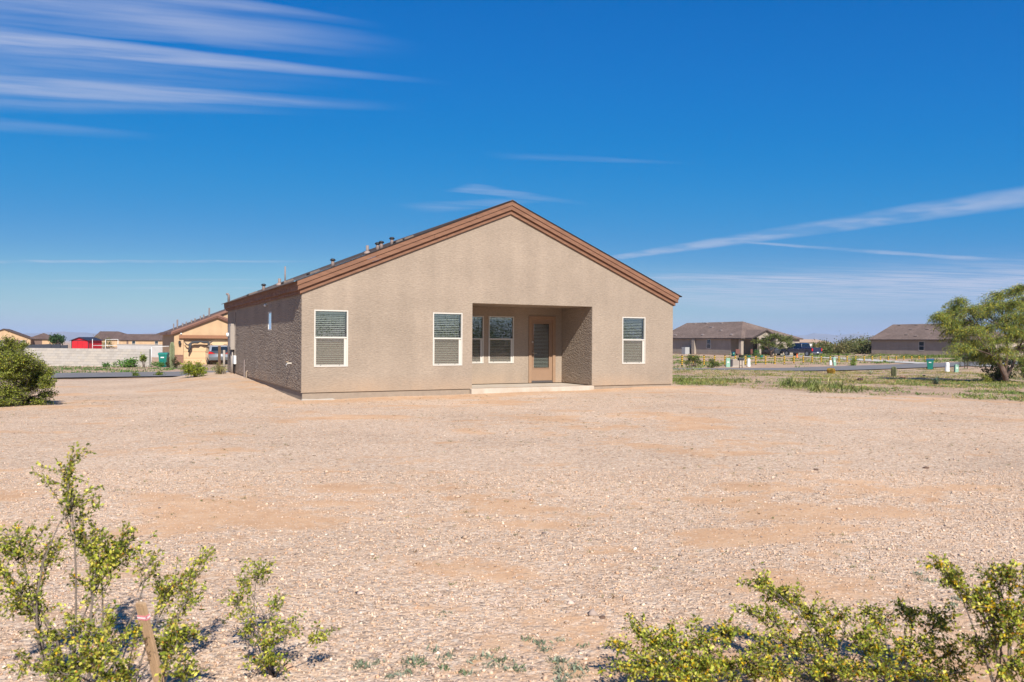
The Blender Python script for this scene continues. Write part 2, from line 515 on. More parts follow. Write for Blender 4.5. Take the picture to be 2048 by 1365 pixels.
def pick(palette, n, spread=.18):
    p = np.array([hexc(c) if isinstance(c, str) else c for c in palette]); i = rng.integers(0, len(p), n)
    return np.clip(p[i] * .88 * (1 + rng.normal(0, spread, (n, 1))), .004, .9)


M_LEAF = mat('leaf', attr='col', rough=.55, spec=.3, trans=.28)
M_BARK = mat('bark_grey', hexc('6e6258'), .9, var=.3, vscale=20, bump=.6, bscale=60)
M_STONE = mat('pebble', attr='col', rough=.9, spec=.2)

# ------------------------------------------------------------------ the ground
def soil_mask(x, y):
    """where orange soil shows through the gravel: 0 gravel, 1 bare soil"""
    a, b = x * CT + y * ST, -x * ST + y * CT
    n = fbm(x * .38, y * .62, 21, 5, .58) * .55 + fbm(x * 1.15, y * 1.9, 25, 4, .6) * .45
    s = np.clip((n - .525) / .13, 0, 1) * .95
    for r0, ph in ((26.0, 0.), (27.7, .4)):                        # faint wheel tracks curving across the yard
        d = np.hypot(x - 6, y + 12.5) - r0 + (fbm(x * .3, y * .3, 27, 2) - .5) * 1.2
        s = np.maximum(s, np.exp(-(d / .22) ** 2) * .55 * np.clip(fbm(x * .6, y * .6, 29, 2) * 2.2 - .5, 0, 1))
    fine = np.clip((fbm(x * 2.3, y * 3.2, 33, 3) - .62) / .12, 0, 1) * .55
    apron = np.exp(-((b - 20.2) / .9) ** 2) * ((a > 3.6) & (a < 17.5)) * .75          # worn strip along the house
    near = np.clip((5.3 - y) / 1.6, 0, 1) * np.clip((x + .2) / 1.4, 0, 1) * .9             # sandy corner in front
    spot = np.exp(-(((x + .35) / .55) ** 2 + ((y - 5.55) / .28) ** 2)) * .9
    wash = np.exp(-(((x - 1.9) / .8) ** 2 + ((y - 5.1) / .45) ** 2)) * .85
    return np.clip(np.maximum.reduce([s, fine, apron, near, spot, wash]), 0, 1)


def dirt_mask(x, y):
    """1 beyond the gravelled yard (desert dirt), 0 in the yard"""
    a, b = x * CT + y * ST, -x * ST + y * CT
    edge = (x - 5.4) * .61 + (y - 26.2) * .79 + (fbm(x * .5, y * .5, 41, 3) - .5) * 2.6
    right = np.clip(edge / .9, 0, 1) * (a > 16.0)
    far = np.clip((b - 39.5) / 1.2, 0, 1)
    return np.clip(np.maximum(right, far), 0, 1)


def grade(lo, hi, step, far_lo, far_hi, k=1.13):
    c = list(np.arange(lo, hi + 1e-6, step)); s = step; x = hi
    while x < far_hi:
        s = min(s * k, 900); x += s; c.append(x)
    s = step; x = lo; pre = []
    while x > far_lo:
        s = min(s * k, 900); x -= s; pre.append(x)
    return np.array(pre[::-1] + c)


def ground_mat():
    m = bpy.data.materials.new('gravel_and_desert_soil'); m.use_nodes = True
    n, l = m.node_tree.nodes, m.node_tree.links; b = n['Principled BSDF']; b.inputs['Roughness'].default_value = .95
    b.inputs['Specular IOR Level'].default_value = .1
    tc = n.new('ShaderNodeTexCoord'); P = tc.outputs['Object']
    at_ = n.new('ShaderNodeAttribute'); at_.attribute_name = 'col'; sp = n.new('ShaderNodeSeparateColor'); l.new(at_.outputs['Color'], sp.inputs[0])

    def vor(scale, feat='F1'):
        v = n.new('ShaderNodeTexVoronoi'); v.inputs['Scale'].default_value = scale; v.feature = feat; l.new(P, v.inputs['Vector']); return v

    def noise(scale, det=5, rough=.6):
        v = n.new('ShaderNodeTexNoise'); v.inputs['Scale'].default_value = scale; v.inputs['Detail'].default_value = det; v.inputs['Roughness'].default_value = rough
        l.new(P, v.inputs['Vector']); return v.outputs['Fac']

    def ramp(fac, stops):
        r = n.new('ShaderNodeValToRGB'); e = r.color_ramp.elements
        while len(e) < len(stops): e.new(.5)
        for q, (p, c) in zip(e, stops): q.position = p; q.color = (*c, 1)
        l.new(fac, r.inputs[0]); return r.outputs[0]

    def mix(f, a, c, blend='MIX'):
        x = n.new('ShaderNodeMix'); x.data_type = 'RGBA'; x.blend_type = blend
        if isinstance(f, float): x.inputs['Factor'].default_value = f
        else: l.new(f, x.inputs['Factor'])
        for s, i in ((a, 6), (c, 7)):
            if isinstance(s, tuple): x.inputs[i].default_value = (*s, 1)
            else: l.new(s, x.inputs[i])
        return x.outputs[2]

    def mrange(s, a0, a1, b0, b1):
        r = n.new('ShaderNodeMapRange'); l.new(s, r.inputs[0])
        for i, v in enumerate((a0, a1, b0, b1)): r.inputs[i + 1].default_value = v
        return r.outputs[0]
    v1, v2 = vor(52), vor(23)
    s1, s2 = n.new('ShaderNodeSeparateColor'), n.new('ShaderNodeSeparateColor')
    l.new(v1.outputs['Color'], s1.inputs[0]); l.new(v2.outputs['Color'], s2.inputs[0])
    pal = [(0, (.24, .175, .135)), (.08, (.40, .29, .21)), (.22, (.54, .385, .28)), (.5, (.63, .465, .345)), (.76, (.69, .53, .41)), (.94, (.80, .68, .56)), (1, (.40, .32, .28))]
    g1 = ramp(s1.outputs[0], pal); g2 = ramp(s2.outputs[1], pal)
    grav = mix(.42, g1, g2)
    soil = ramp(noise(3.0, 8, .7), [(.25, (.50, .30, .175)), (.5, (.60, .385, .24)), (.75, (.68, .475, .32))])
    soil = mix(mrange(s1.outputs[2], .78, .9, 0, .55), soil, g1)
    desert = ramp(noise(.7, 8, .7), [(.25, (.36, .25, .18)), (.5, (.47, .33, .24)), (.75, (.56, .42, .32))])
    desert = mix(mrange(s2.outputs[0], .6, 1, 0, .6), desert, g2)
    # break the soil edge up with the grain of the gravel
    brk = n.new('ShaderNodeMath'); brk.operation = 'ADD'
    l.new(sp.outputs[0], brk.inputs[0]); l.new(mrange(noise(7, 6, .7), .3, .7, -.45, .45), brk.inputs[1])
    fs = mrange(brk.outputs[0], .28, .78, 0, 1)
    c = mix(fs, grav, soil)
    c = mix(sp.outputs[1], c, desert)
    tone = ramp(noise(.35, 6, .6), [(.3, (.72, .69, .645)), (.7, (.90, .87, .82))])
    c = mix(1.0, c, tone, 'MULTIPLY')
    spk = noise(140, 3, .8)
    c = mix(mrange(spk, .33, .46, .4, 0), c, (.16, .11, .08))
    l.new(c, b.inputs['Base Color'])
    h = n.new('ShaderNodeMath'); h.operation = 'ADD'
    l.new(mrange(v1.outputs['Distance'], 0, .7, 1, 0), h.inputs[0]); l.new(mrange(v2.outputs['Distance'], 0, .7, 1.4, 0), h.inputs[1])
    bp = n.new('ShaderNodeBump'); bp.inputs['Distance'].default_value = .012
    l.new(mrange(fs, 0, 1, .55, .2), bp.inputs['Strength']); l.new(h.outputs[0], bp.inputs['Height']); l.new(bp.outputs[0], b.inputs['Normal'])
    return m


def build_ground():
    xs = grade(-18, 18, .15, -9500, 9500); ys = grade(2.2, 29, .13, -400, 13000, 1.09)
    X, Y = np.meshgrid(xs, ys)
    Z = ground(X, Y)
    nx, ny = len(xs), len(ys)
    v = np.stack([X.ravel(), Y.ravel(), Z.ravel()], 1)
    i = np.arange((nx - 1) * (ny - 1)); r, c = i // (nx - 1), i % (nx - 1); k = r * nx + c
    f = np.stack([k, k + 1, k + nx + 1, k + nx], 1)
    col = np.zeros((len(v), 3)); col[:, 0] = soil_mask(v[:, 0], v[:, 1]); col[:, 1] = dirt_mask(v[:, 0], v[:, 1])
    tag(link('ground', np_mesh('ground', v, f, ground_mat(), col, True)), 'pale pink gravel yard with orange soil patches', kind='structure')


build_ground()


def strip(name, a0, a1, b0, b1, m, lift, n=160, edge=0.0, label=None, nb=5):
    """a sheet on the ground, given in the street grid"""
    v, f = [], []
    for i in range(n + 1):
        a = a0 + (a1 - a0) * i / n
        j0 = (fbm(a * .9, 3.0, 61, 3) - .5) * edge; j1 = (fbm(a * .9, 9.0, 62, 3) - .5) * edge
        for q in range(nb + 1):
            b = b0 + j0 + (b1 + j1 - b0 - j0) * q / nb
            x, y = S(a, b); v.append((x, y, float(ground(x, y, False)) + lift))
    for i in range(n):
        for q in range(nb):
            k = i * (nb + 1) + q; f.append((k, k + nb + 1, k + nb + 2, k + 1))
    me = bpy.data.meshes.new(name); me.from_pydata([tuple(map(float, p)) for p in v], [], f); me.materials.append(m); me.update()
    return tag(link(name, me), label, kind='structure')


M_ASPH = mat('asphalt', (.165, .155, .155), .9, var=.22, vscale=1.5, bump=.4, bscale=90, dirt=(.2, .17, .14), dscale=.35)
M_CONC = mat('concrete', (.46, .42, .37), .9, var=.12, vscale=2.5, bump=.25, bscale=70, dirt=(.4, .33, .26), dscale=1.2)
strip('road', -120, 260, 41.6, 47.6, M_ASPH, .07, edge=.35, label='grey asphalt street behind the house')

# ------------------------------------------------------------------ the main house
W, L, EH, SL = 12.187, 14.75, 2.60, 0.4167
OX, OZ, BASE = -5.5074, 20.4854, 0.219
WIN_W, WIN_S, WIN_T = .8973, .6598, 2.1598
R0, R1, RT, RD = 4.8877, 9.0112, 2.4664, 1.8668
M_ST = stucco_mat('stucco_tan', (.325, .258, .200), .6, .12)
M_STR = stucco_mat('stucco_tan_relief', (.31, .247, .193), .5, .12)
M_STEM = mat('painted_stem_wall', (.29, .225, .17), .9, var=.12, vscale=6, bump=.3, bscale=40)
M_TRIM = mat('brown_trim_paint', (.20, .094, .053), .8, var=.22, vscale=5, bump=.5, bscale=60, bdist=.006, stretch=(.6, .6, 3), dirt=(.25, .125, .072), dscale=2.5)
M_SHING = mat('shingle_brown', (.17, .128, .108), .95, var=.35, vscale=26, bump=.6, bscale=60)
M_VINYL = mat('white_vinyl', (.58, .54, .48), .45, var=.04, vscale=4)
M_SLAT = mat('blind_slat', (.80, .79, .70), .5)
M_ROOM = mat('room_paint', (.16, .14, .12), .9)
M_GLASS = glass_mat('window_glass', (.88, .94, .93), .17)
M_SCREEN = screen_mat('insect_screen', (.26, .23, .19), .33)
M_METAL = mat('galvanised', (.45, .44, .43), .45, var=.15, vscale=12, metal=.7)
M_DARKMET = mat('dark_metal', (.03, .03, .035), .5)

house = thing('house', 'tan stucco house with brown gable trim and recessed patio in the gravel yard', 'house', (OX, OZ, BASE), TH)


def wall_with_holes(mb, u0, u1, h0, h1, holes, fn, mi=0):
    us = sorted({u0, u1, *[h[0] for h in holes], *[h[1] for h in holes]}); hs = sorted({h0, h1, *[h[2] for h in holes], *[h[3] for h in holes]})
    us = [u for u in us if u0 <= u <= u1]; hs = [h for h in hs if h0 <= h <= h1]
    for a, b in zip(us, us[1:]):
        for c, d in zip(hs, hs[1:]):
            mu, mh = (a + b) / 2, (c + d) / 2
            if any(h[0] < mu < h[1] and h[2] < mh < h[3] for h in holes): continue
            mb.poly([fn(a, c), fn(b, c), fn(b, d), fn(a, d)], mi)


def relief_panel(name, w, h, du, dh, holes, fn, m, parent, amp=.016, seed=3, su=6.0, sh=21.0):
    """a sprayed-stucco wall whose blobs stand out of it; fn(u, h, out) -> local point"""
    nu, nh = int(w / du) + 1, int(h / dh) + 1
    U, H_ = np.meshgrid(np.linspace(0, w, nu), np.linspace(0, h, nh))
    wob = (fbm(U * 2.5, H_ * 4, seed + 50, 3) - .5) * .25
    n1 = fbm((U + wob) * su, (H_ + wob * .4) * sh, seed, 3, .5)
    d = (np.clip(n1, .28, .68) - .28) / .4
    d = d * (.55 + .9 * fbm(U * 1.3, H_ * 1.7, seed + 9, 2)) * amp
    e = np.minimum.reduce([U, w - U, H_, h - H_]); d *= np.clip(e / .03, 0, 1)
    P = fn(U.ravel(), H_.ravel(), d.ravel())
    i = np.arange((nu - 1) * (nh - 1)); r, c = i // (nu - 1), i % (nu - 1); k = r * nu + c
    f = np.stack([k, k + 1, k + nu + 1, k + nu], 1)
    cu = (U[:-1, :-1] + U[1:, 1:]).ravel() / 2; ch = (H_[:-1, :-1] + H_[1:, 1:]).ravel() / 2
    keep = np.ones(len(f), bool)
    for h0 in holes: keep &= ~((cu > h0[0]) & (cu < h0[1]) & (ch > h0[2]) & (ch < h0[3]))
    return link(name, np_mesh(name, P, f[keep], m, None, False), parent)


F1, F2, F3 = .3285, 3.6702, 10.1556
B0, B1 = 5.215, 6.299
mb = MB()
fh = [(u, u + WIN_W, WIN_S, WIN_T) for u in (F1, F2, F3)] + [(R0, R1, -.2, RT)]
wall_with_holes(mb, 0, W, 0, EH, fh, lambda u, h: (u, 0, h))
mb.poly([(0, 0, EH), (W, 0, EH), (W / 2, 0, EH + SL * W / 2)])
D0, D1, DH = 7.747, 8.758, 2.196
bh = [(u, u + WIN_W, WIN_S, WIN_T) for u in (B0, B1)] + [(D0, D1, -.1, DH)]
wall_with_holes(mb, R0, R1, 0, RT, bh, lambda u, h: (u, RD, h))
mb.poly([(R0, 0, 0), (R0, 0, RT), (R0, RD, RT), (R0, RD, 0)])
mb.poly([(R0, 0, RT), (R1, 0, RT), (R1, RD, RT), (R0, RD, RT)])
mb.poly([(W, 0, 0), (W, L, 0), (W, L, EH), (W, 0, EH)])
mb.poly([(0, L, 0), (0, L, EH), (W / 2, L, EH + SL * W / 2), (W, L, EH), (W, L, 0)])
mb.box(-.012, W + .012, .0, .02, -.02, .0)          # stop bead under the stucco
mb.build('wall', M_ST, house)
SV = 6.2
relief_panel('side_wall', L, EH, .019, .0078, [(4.33, 4.93, 1.66, 2.24)], lambda u, h, d: np.stack([-d, u, h], 1), M_STR, house, .0135, 3, 15.0, 52.0)
relief_panel('patio_side_wall', RD, RT, .011, .0085, [], lambda u, h, d: np.stack([R1 - d, u, h], 1), M_STR, house, .008, 8, 22.0, 58.0)
MB().poly([(0, 0, .0), (R0, 0, 0), (R0, L, 0), (0, L, 0)]).poly([(R1, 0, 0), (W, 0, 0), (W, L, 0), (R1, L, 0)]).poly([(R0, RD, 0), (R1, RD, 0), (R1, L, 0), (R0, L, 0)]).build('floor', M_ROOM, house)
sm = MB().box(.03, R0 - .02, .03, .2, -.6, -.004).box(R1 + .0, W - .03, .03, .2, -.6, -.004).box(.03, .2, .2, L, -.6, -.004).box(W - .2, W - .03, .2, L, -.6, -.004)
sm.build('stem_wall', M_STEM, house)
sl = MB(); sl.prism([(R0 - .06, -.02), (R0 - .06, -.22), (R1 + .02, -.22), (R1 + .02, -.02)], 1, -.11, .0295)
sl.box(R0 + .003, R1 - .003, .03, RD - .003, -.2, -.0195)
sl.build('patio_slab', mat('patio_concrete', (.50, .43, .35), .9, var=.1, vscale=3, bump=.3, bscale=50, dirt=(.40, .30, .21), dscale=2.2), house, bevel=.012)
# footing splash of pale mortar at the corner of the stem wall
MB().prism([(.0, -.22), (.9, -.22), (.82, -.185), (.4, -.20), (.02, -.18)], 1, -.05, .04).build('footing', M_CONC, house)


def window(parent, u, y, w=WIN_W, s=WIN_S, t=WIN_T, name='window', axis='u'):
    """single hung window: frame, upper and lower sash, glass, screen, blind of separate slats. Stands at y, looks towards -y."""
    h = t - s
    o = link(name, None, parent, (u, y, s))
    fw = .028
    fr = MB().box(-.006, fw, -.014, .075, -.006, h + .006).box(w - fw, w + .006, -.014, .075, -.006, h + .006)
    fr.box(fw, w - fw, -.014, .075, -.006, fw).box(fw, w - fw, -.014, .075, h - fw, h + .006)
    fr.build('frame', M_VINYL, o, bevel=.004)
    mid = h * .515
    MB().box(fw, w - fw, -.006, .05, mid - .022, mid + .022).build('meeting_rail', M_VINYL, o, bevel=.004)
    ls = MB().box(fw, fw + .025, .012, .05, fw, mid - .022).box(w - fw - .055, w - fw, .012, .05, fw, mid - .022).box(fw + .025, w - fw - .055, .012, .05, fw, fw + .03)
    ls.box(fw + .012, fw + .022, .002, .012, fw, mid - .022).box(w - fw - .075, w - fw - .055, .002, .014, fw, mid - .022)
    ls.build('lower_sash', M_VINYL, o)
    for q in (.18, .74): MB().box(w * q, w * q + .022, -.002, .012, fw + .004, fw + .018).build('latch', M_DARKMET, o)
    MB().poly([(fw, .03, mid + .022), (w - fw, .03, mid + .022), (w - fw, .03, h - fw), (fw, .03, h - fw)]).build('upper_glass', M_GLASS, o)
    MB().poly([(fw, .04, fw), (w - fw, .04, fw), (w - fw, .04, mid - .022), (fw, .04, mid - .022)]).build('lower_glass', M_GLASS, o)
    MB().poly([(fw + .012, .006, fw), (w - fw - .055, .006, fw), (w - fw - .055, .006, mid - .022), (fw + .012, .006, mid - .022)]).build('insect_screen', M_SCREEN, o)
    MB().box(.05, w - .05, .08, .14, h - .1, h - .045).build('blind_headrail', M_SLAT, o)
    if not hasattr(window, 'slat'):
        window.slat = MB().box(0, WIN_W - .11, -.022, .022, -.0012, .0012, 0, Matrix.Rotation(R(22), 4, 'X')).mesh('blind_slat', M_SLAT)
    z = .06; k = 0
    while z < h - .12:
        b = link('blind_slat', window.slat, o, (.055, .112, z + random.uniform(-.002, .002))); b.rotation_euler[1] = random.uniform(-.004, .004)
        z += .0505
    for q in (.16, .5, .8):
        MB().tube([(w * q, .085, .05), (w * q, .085, h - .1)], .0022, 4).build('blind_cord', M_SLAT, o)
    return o


for u in (F1, F2, F3): window(house, u, 0)
for u in (B0, B1): window(house, u, RD)
# the bathroom window in the side wall
sw = link('small_window', None, house, (0, 0, 0))
m_ = MB().box(-.012, .06, 4.33, 4.37, 1.66, 2.24).box(-.012, .06, 4.89, 4.93, 1.66, 2.24).box(-.012, .06, 4.37, 4.89, 1.66, 1.70).box(-.012, .06, 4.37, 4.89, 2.20, 2.24)
m_.build('frame', M_VINYL, sw)
MB().poly([(.0, 4.37, 1.70), (.0, 4.89, 1.70), (.0, 4.89, 2.20), (.0, 4.37, 2.20)]).build('pane', glass_mat('small_pane', (.5, .6, .62), .55), sw)

# the patio door
M_DOOR = mat('door_paint', (.285, .175, .108), .6, var=.06, vscale=5)
M_DFRAME = mat('door_frame_paint', (.30, .185, .112), .65, var=.08, vscale=6)
dr = link('patio_door', None, house, (D0, RD, 0))
dw = D1 - D0
MB().box(0, .105, -.035, .06, .0, DH).box(dw - .105, dw, -.035, .06, .0, DH).box(.105, dw - .105, -.035, .06, DH - .105, DH).build('door_frame', M_DFRAME, dr, bevel=.005)
x0, x1, z0, z1 = .105, dw - .105, .07, DH - .105
lx0, lx1, lz0, lz1 = x0 + .095, x1 - .125, z0 + .42, z1 - .15
lf = MB(); wall_with_holes(lf, x0, x1, z0, z1, [(lx0, lx1, lz0, lz1)], lambda u, h: (u, .02, h))
for a_, b_, c_, d_ in ((lx0 - .03, lx0, lz0 - .03, lz1 + .03), (lx1, lx1 + .03, lz0 - .03, lz1 + .03), (lx0, lx1, lz0 - .03, lz0), (lx0, lx1, lz1, lz1 + .03)):
    lf.box(a_, b_, .006, .05, c_, d_)
lf.build('door_leaf', M_DOOR, dr)
MB().poly([(lx0, .03, lz0), (lx1, .03, lz0), (lx1, .03, lz1), (lx0, .03, lz1)]).build('door_glass', M_GLASS, dr)
ds = MB().box(0, lx1 - lx0 - .02, -.016, .016, -.001, .001, 0, Matrix.Rotation(R(22), 4, 'X')).mesh('door_slat', M_SLAT)
z = lz0 + .03
while z < lz1 - .02:
    link('blind_slat', ds, dr, (lx0 + .01, .06, z)); z += .046
MB().box(x0, x1, -.05, .06, .002, .03).box(x0, x1, .0, .05, .03, .068).build('threshold', mat('threshold_bronze', (.09, .075, .07), .5), dr)
M_BRASS = mat('satin_nickel', (.6, .55, .48), .35, metal=.9)
MB().lathe([(.0, -.02), (.03, -.02), (.032, .0), (.02, .01), (0, .01)], 12).build('deadbolt', M_BRASS, dr, True, (x0 + .05, -.005, 1.34)).rotation_euler[0] = R(90)
kn = MB().tube([(x0 + .05, .02, .98), (x0 + .05, -.05, .98)], .012, 8).tube([(x0 + .05, -.05, .98), (x0 + .17, -.055, .975)], .011, 8)
kn.build('door_handle', M_BRASS, dr)

# roof: shingle courses on both slopes, rake boards, eave boards
ZR = EH + .385                                   # roof surface above the wall line


def roof_slope(name, side):
    mb = MB(); n = 46; u0, u1 = -.245, W / 2
    for i in range(n):
        a, b = u0 + (u1 - u0) * i / n, u0 + (u1 - u0) * (i + 1) / n
        za, zb = ZR + SL * a, ZR + SL * b
        X = (lambda u: u) if side < 0 else (lambda u: W - u)
        p = [(X(a), -.17, za + .006), (X(b), -.17, zb + .002), (X(b), L + .2, zb + .002), (X(a), L + .2, za + .006)]
        mb.poly(p if side < 0 else p[::-1])
        q = [(X(a), -.17, za + (.002 if i else -.02)), (X(a), -.17, za + .006), (X(a), L + .2, za + .006), (X(a), L + .2, za + (.002 if i else -.02))]
        mb.poly(q)
    return mb.build(name, M_SHING, house)


roof_slope('roof_slope', -1); roof_slope('roof_slope', 1)
MB().prism([(W / 2 - .14, ZR + SL * (W / 2 - .14) + .016), (W / 2, ZR + SL * W / 2 + .022), (W / 2 + .14, ZR + SL * (W / 2 - .14) + .016), (W / 2, ZR + SL * W / 2 + .004)], 1, -.172, L + .2).build('ridge_cap', M_SHING, house)
bands = [(0.0, .115, .055, .06), (.120, .235, .115, .125), (.243, .366, .135, .145)]     # offset above the wall line, how proud of the gable, how far out at the eave
for o0, o1, pr, ew in bands:
    for side in (-1, 1):
        X = (lambda u: u) if side < 0 else (lambda u: W - u)
        cuts = [-ew] + sorted(random.uniform(1.2, 5.2) for _ in range(1)) + [W / 2]
        for ja, jb in zip(cuts, cuts[1:]):                            # boards butt with a hairline joint
            e, g = ja + (.003 if ja > 0 else 0), jb - (.003 if jb < W / 2 else 0)
            pts = [(X(e), EH + SL * e + o0), (X(e), EH + SL * e + o1), (X(g), EH + SL * g + o1), (X(g), EH + SL * g + o0)]
            if side > 0: pts = pts[::-1]
            MB().prism(pts, 1, -pr - random.uniform(0, .003), .0).build('rake_board', M_TRIM, house)
for side in (-1, 1):                              # dark drip edge over the boards
    X = (lambda u: u) if side < 0 else (lambda u: W - u)
    e = -.165
    pts = [(X(e), EH + SL * e + .369), (X(e), EH + SL * e + .384), (W / 2, EH + SL * W / 2 + .384), (W / 2, EH + SL * W / 2 + .369)]
    if side > 0: pts = pts[::-1]
    MB().prism(pts, 1, -.155, .0).build('drip_edge', mat('drip_edge_dark', (.05, .035, .03), .6), house)


def eave(side):
    for bi, (o0, o1, pr, ew) in enumerate(bands):
        z0_, z1_ = EH - SL * ew + o0, EH - SL * ew + o1
        if bi == 0: z0_ -= .0
        n = 150; v = []
        for i in range(n + 1):
            y = .0 + (L + .16) * i / n
            j = [random.gauss(0, .008 if bi < 2 else .002) for _ in range(4)]
            xs = [-ew + j[0], -ew + j[1], 0.0, 0.0]; zs = [z0_ + j[2], z1_ + .3 * j[3], z1_ - .005, z0_ + .002]
            for x, z in zip(xs, zs): v.append((x if side < 0 else W - x, y, z))
        f = []
        for i in range(n):
            for q in range(4):
                r = (q + 1) % 4; f.append((i * 4 + q, (i + 1) * 4 + q, (i + 1) * 4 + r, i * 4 + r))
        f += [(0, 1, 2, 3), (n * 4 + 3, n * 4 + 2, n * 4 + 1, n * 4)]
        me = bpy.data.meshes.new('eave_board'); me.from_pydata(v, [], f); me.materials.append(M_TRIM); me.update()
        link('eave_board', me, house)


eave(-1); eave(1)

CAML = Vector((*inv(0 - OX, 0 - OZ), CAMZ - BASE))


def roof_hit(px, py):
    d = at(px, py, 1.0) - Vector((0, 0, CAMZ)); dl = Vector((*inv(d.x, d.y), d.z))
    t = (ZR + SL * CAML.x - CAML.z) / (dl.z - SL * dl.x)
    return CAML + dl * t


def on_wall(px, py):                              # a point of the side wall
    d = at(px, py, 1.0) - Vector((0, 0, CAMZ)); dl = Vector((*inv(d.x, d.y), d.z))
    return CAML + dl * (-CAML.x / dl.x)


def roofpix(px, v):                               # a point of the left slope at depth v along the house, seen at column px
    lo, hi = -.1, W / 2
    for _ in range(40):
        m = (lo + hi) / 2; x, y = S(m, v); X, Y = x + OX, y + OZ
        if CXP + F * X / Y < px: lo = m
        else: hi = m
    return Vector((lo, v, ZR + SL * lo))


M_VENTP = mat('vent_pipe', (.24, .19, .175), .7, var=.15)
M_BLACK = mat('vent_black', (.015, .015, .016), .6)
for px, v, hgt, r in ((569.5, 3.2, .50, .022), (558.3, 4.0, .20, .045), (733.6, 1.6, .23, .045)):
    p = roofpix(px, v)
    vp = link('vent_pipe', None, house, p)
    MB().tube([(0, 0, -.05), (0, 0, hgt)], r, 10).build('pipe', M_VENTP, vp, True)
    MB().lathe([(r * 2.6, -.03), (r * 2.2, .03), (r * 1.05, .07)], 10).build('flashing', mat('flashing_pink', (.30, .22, .19), .7), vp, True)
for px, v in ((526.7, 6.0), (664.7, 2.2), (754.0, 1.5), (761.5, 1.45), (782.6, 1.5)):
    p = roofpix(px, v)
    vh = link('roof_vent', None, house, p)
    MB().lathe([(.06, -.04), (.05, .10), (.045, .16)], 12).build('collar', mat('vent_collar', (.24, .18, .16), .7), vh, True)
    MB().lathe([(.045, .15), (.08, .155), (.083, .18), (.055, .21), (.02, .218)], 12).build('hood', M_BLACK, vh, True)
for px, v in ((501, 7.5), (575, 2.9), (626.6, 1.7), (797, 1.4), (813.4, 1.3)):
    p = roofpix(px, v)
    lv = link('low_vent', None, house, p); lv.rotation_euler[1] = -math.atan(SL)
    MB().prism([(-.16, -.01), (-.13, .055), (.14, .05), (.17, -.01)], 1, -.18, .18).build('hood', M_SHING, lv)
    MB().box(-.175, -.155, -.16, .16, .0, .045).build('grille', M_BLACK, lv)
p = roofpix(457, 14.0)
gp = link('vent_pipe', None, house, p)
MB().tube([(0, 0, -.05), (0, 0, .26), (-.04, 0, .32), (-.10, 0, .30)], .05, 8).build('pipe', M_VENTP, gp, True)

# fittings on the side wall: meter panel, conduits, lamp, hose tap, pipe stub
M_PANEL = mat('meter_panel_paint', (.33, .28, .24), .55, var=.06)
M_WHITE = mat('white_plastic', (.72, .72, .70), .45)
mp_ = link('meter_panel', None, house, (0, 0, 0))
q0 = on_wall(461, 650).y; q1 = on_wall(467, 650).y
MB().box(-.16, 0, 12.55, 13.3, .95, 2.0).build('cabinet', M_PANEL, mp_, bevel=.01)
MB().box(-.18, -.16, 12.6, 12.95, 1.05, 1.9).build('cabinet_door', M_PANEL, mp_, bevel=.006)
MB().lathe([(.09, 0), (.09, .07), (.07, .1), (.0, .105)], 14).build('meter', mat('meter_glass', (.75, .76, .76), .15), mp_, True, (-.16, 13.1, 1.55)).rotation_euler[1] = R(-90)
MB().tube([(-.07, 12.7, .95), (-.07, 12.7, -.1)], .03, 8).tube([(-.07, 12.9, .95), (-.07, 12.9, -.1)], .045, 8).build('conduit', M_PANEL, mp_, True)
nb = link('network_box', None, house, (0, 0, 0))
MB().box(-.10, 0, 12.05, 12.42, .38, .72).build('cover', M_WHITE, nb, bevel=.015)
MB().tube([(-.05, 12.15, .38), (-.06, 12.2, .05), (-.06, 12.3, -.15)], .015, 6).tube([(-.05, 12.3, .38), (-.05, 12.28, -.15)], .02, 6).build('cable', M_BLACK, nb)
MB().tube([(-.03, 12.25, .72), (-.03, 12.25, 2.45)], .012, 6).build('cable_conduit', M_PANEL, nb)
fl = link('flood_sensor', None, house, (-.02, 5.1, 2.42))
MB().lathe([(.02, 0), (.045, .02), (.045, .07), (.02, .09)], 10).build('dome', M_WHITE, fl, True, (-.05, 0, 0))
MB().box(-.03, .03, -.03, .03, .05, .1).build('bracket', M_WHITE, fl)
ht = link('hose_tap', None, house, (0, 0, 0))
MB().tube([(.02, 1.25, .72), (-.12, 1.25, .72), (-.15, 1.25, .66)], .018, 8).build('spout', M_BRASS, ht)
MB().lathe([(.035, 0), (.035, .02)], 10).build('tap_handle', mat('tap_handle_tan', (.45, .33, .2), .6), ht, False, (-.12, 1.25, .75))
pst = link('pipe_stub', None, house, (0, 0, 0))
MB().tube([(-.05, 9.6, -.3), (-.05, 9.6, .62)], .022, 8).build('pipe', M_VENTP, pst)
MB().tube([(-.05, 9.1, -.3), (-.05, 9.1, .18), (.0, 9.1, .22)], .03, 8).build('cleanout', M_ST, pst)
MB().tube([(-.02, 9.6, .4), (.0, 9.6, .4)], .03, 6).build('strap', M_METAL, pst)
# weathered posts that stand before the panel
pw = foot(455, 749); 
po = thing('gate_post', 'weathered brown wooden post beside the meter panel at the far house corner', 'post', (*[S(4.414 - .55, 20.75 + 12.9)[0], S(4.414 - .55, 20.75 + 12.9)[1]], 0.0), TH)
gzp = gz(po.location.x, po.location.y); po.location.z = gzp
MB().box(-.05, .05, -.05, .05, -.1, 1.12).build('post', mat('weathered_wood', (.13, .075, .045), .9, var=.3, vscale=9, bump=.5, stretch=(4, 4, .6)), po, bevel=.006)
MB().box(.05, .16, -.03, .03, .80, .95).build('latch_bracket', M_DARKMET, po)
MB().tube([(.17, -.1, -.1), (.17, -.1, .95)], .045, 8).build('pipe', M_PANEL, po, True)

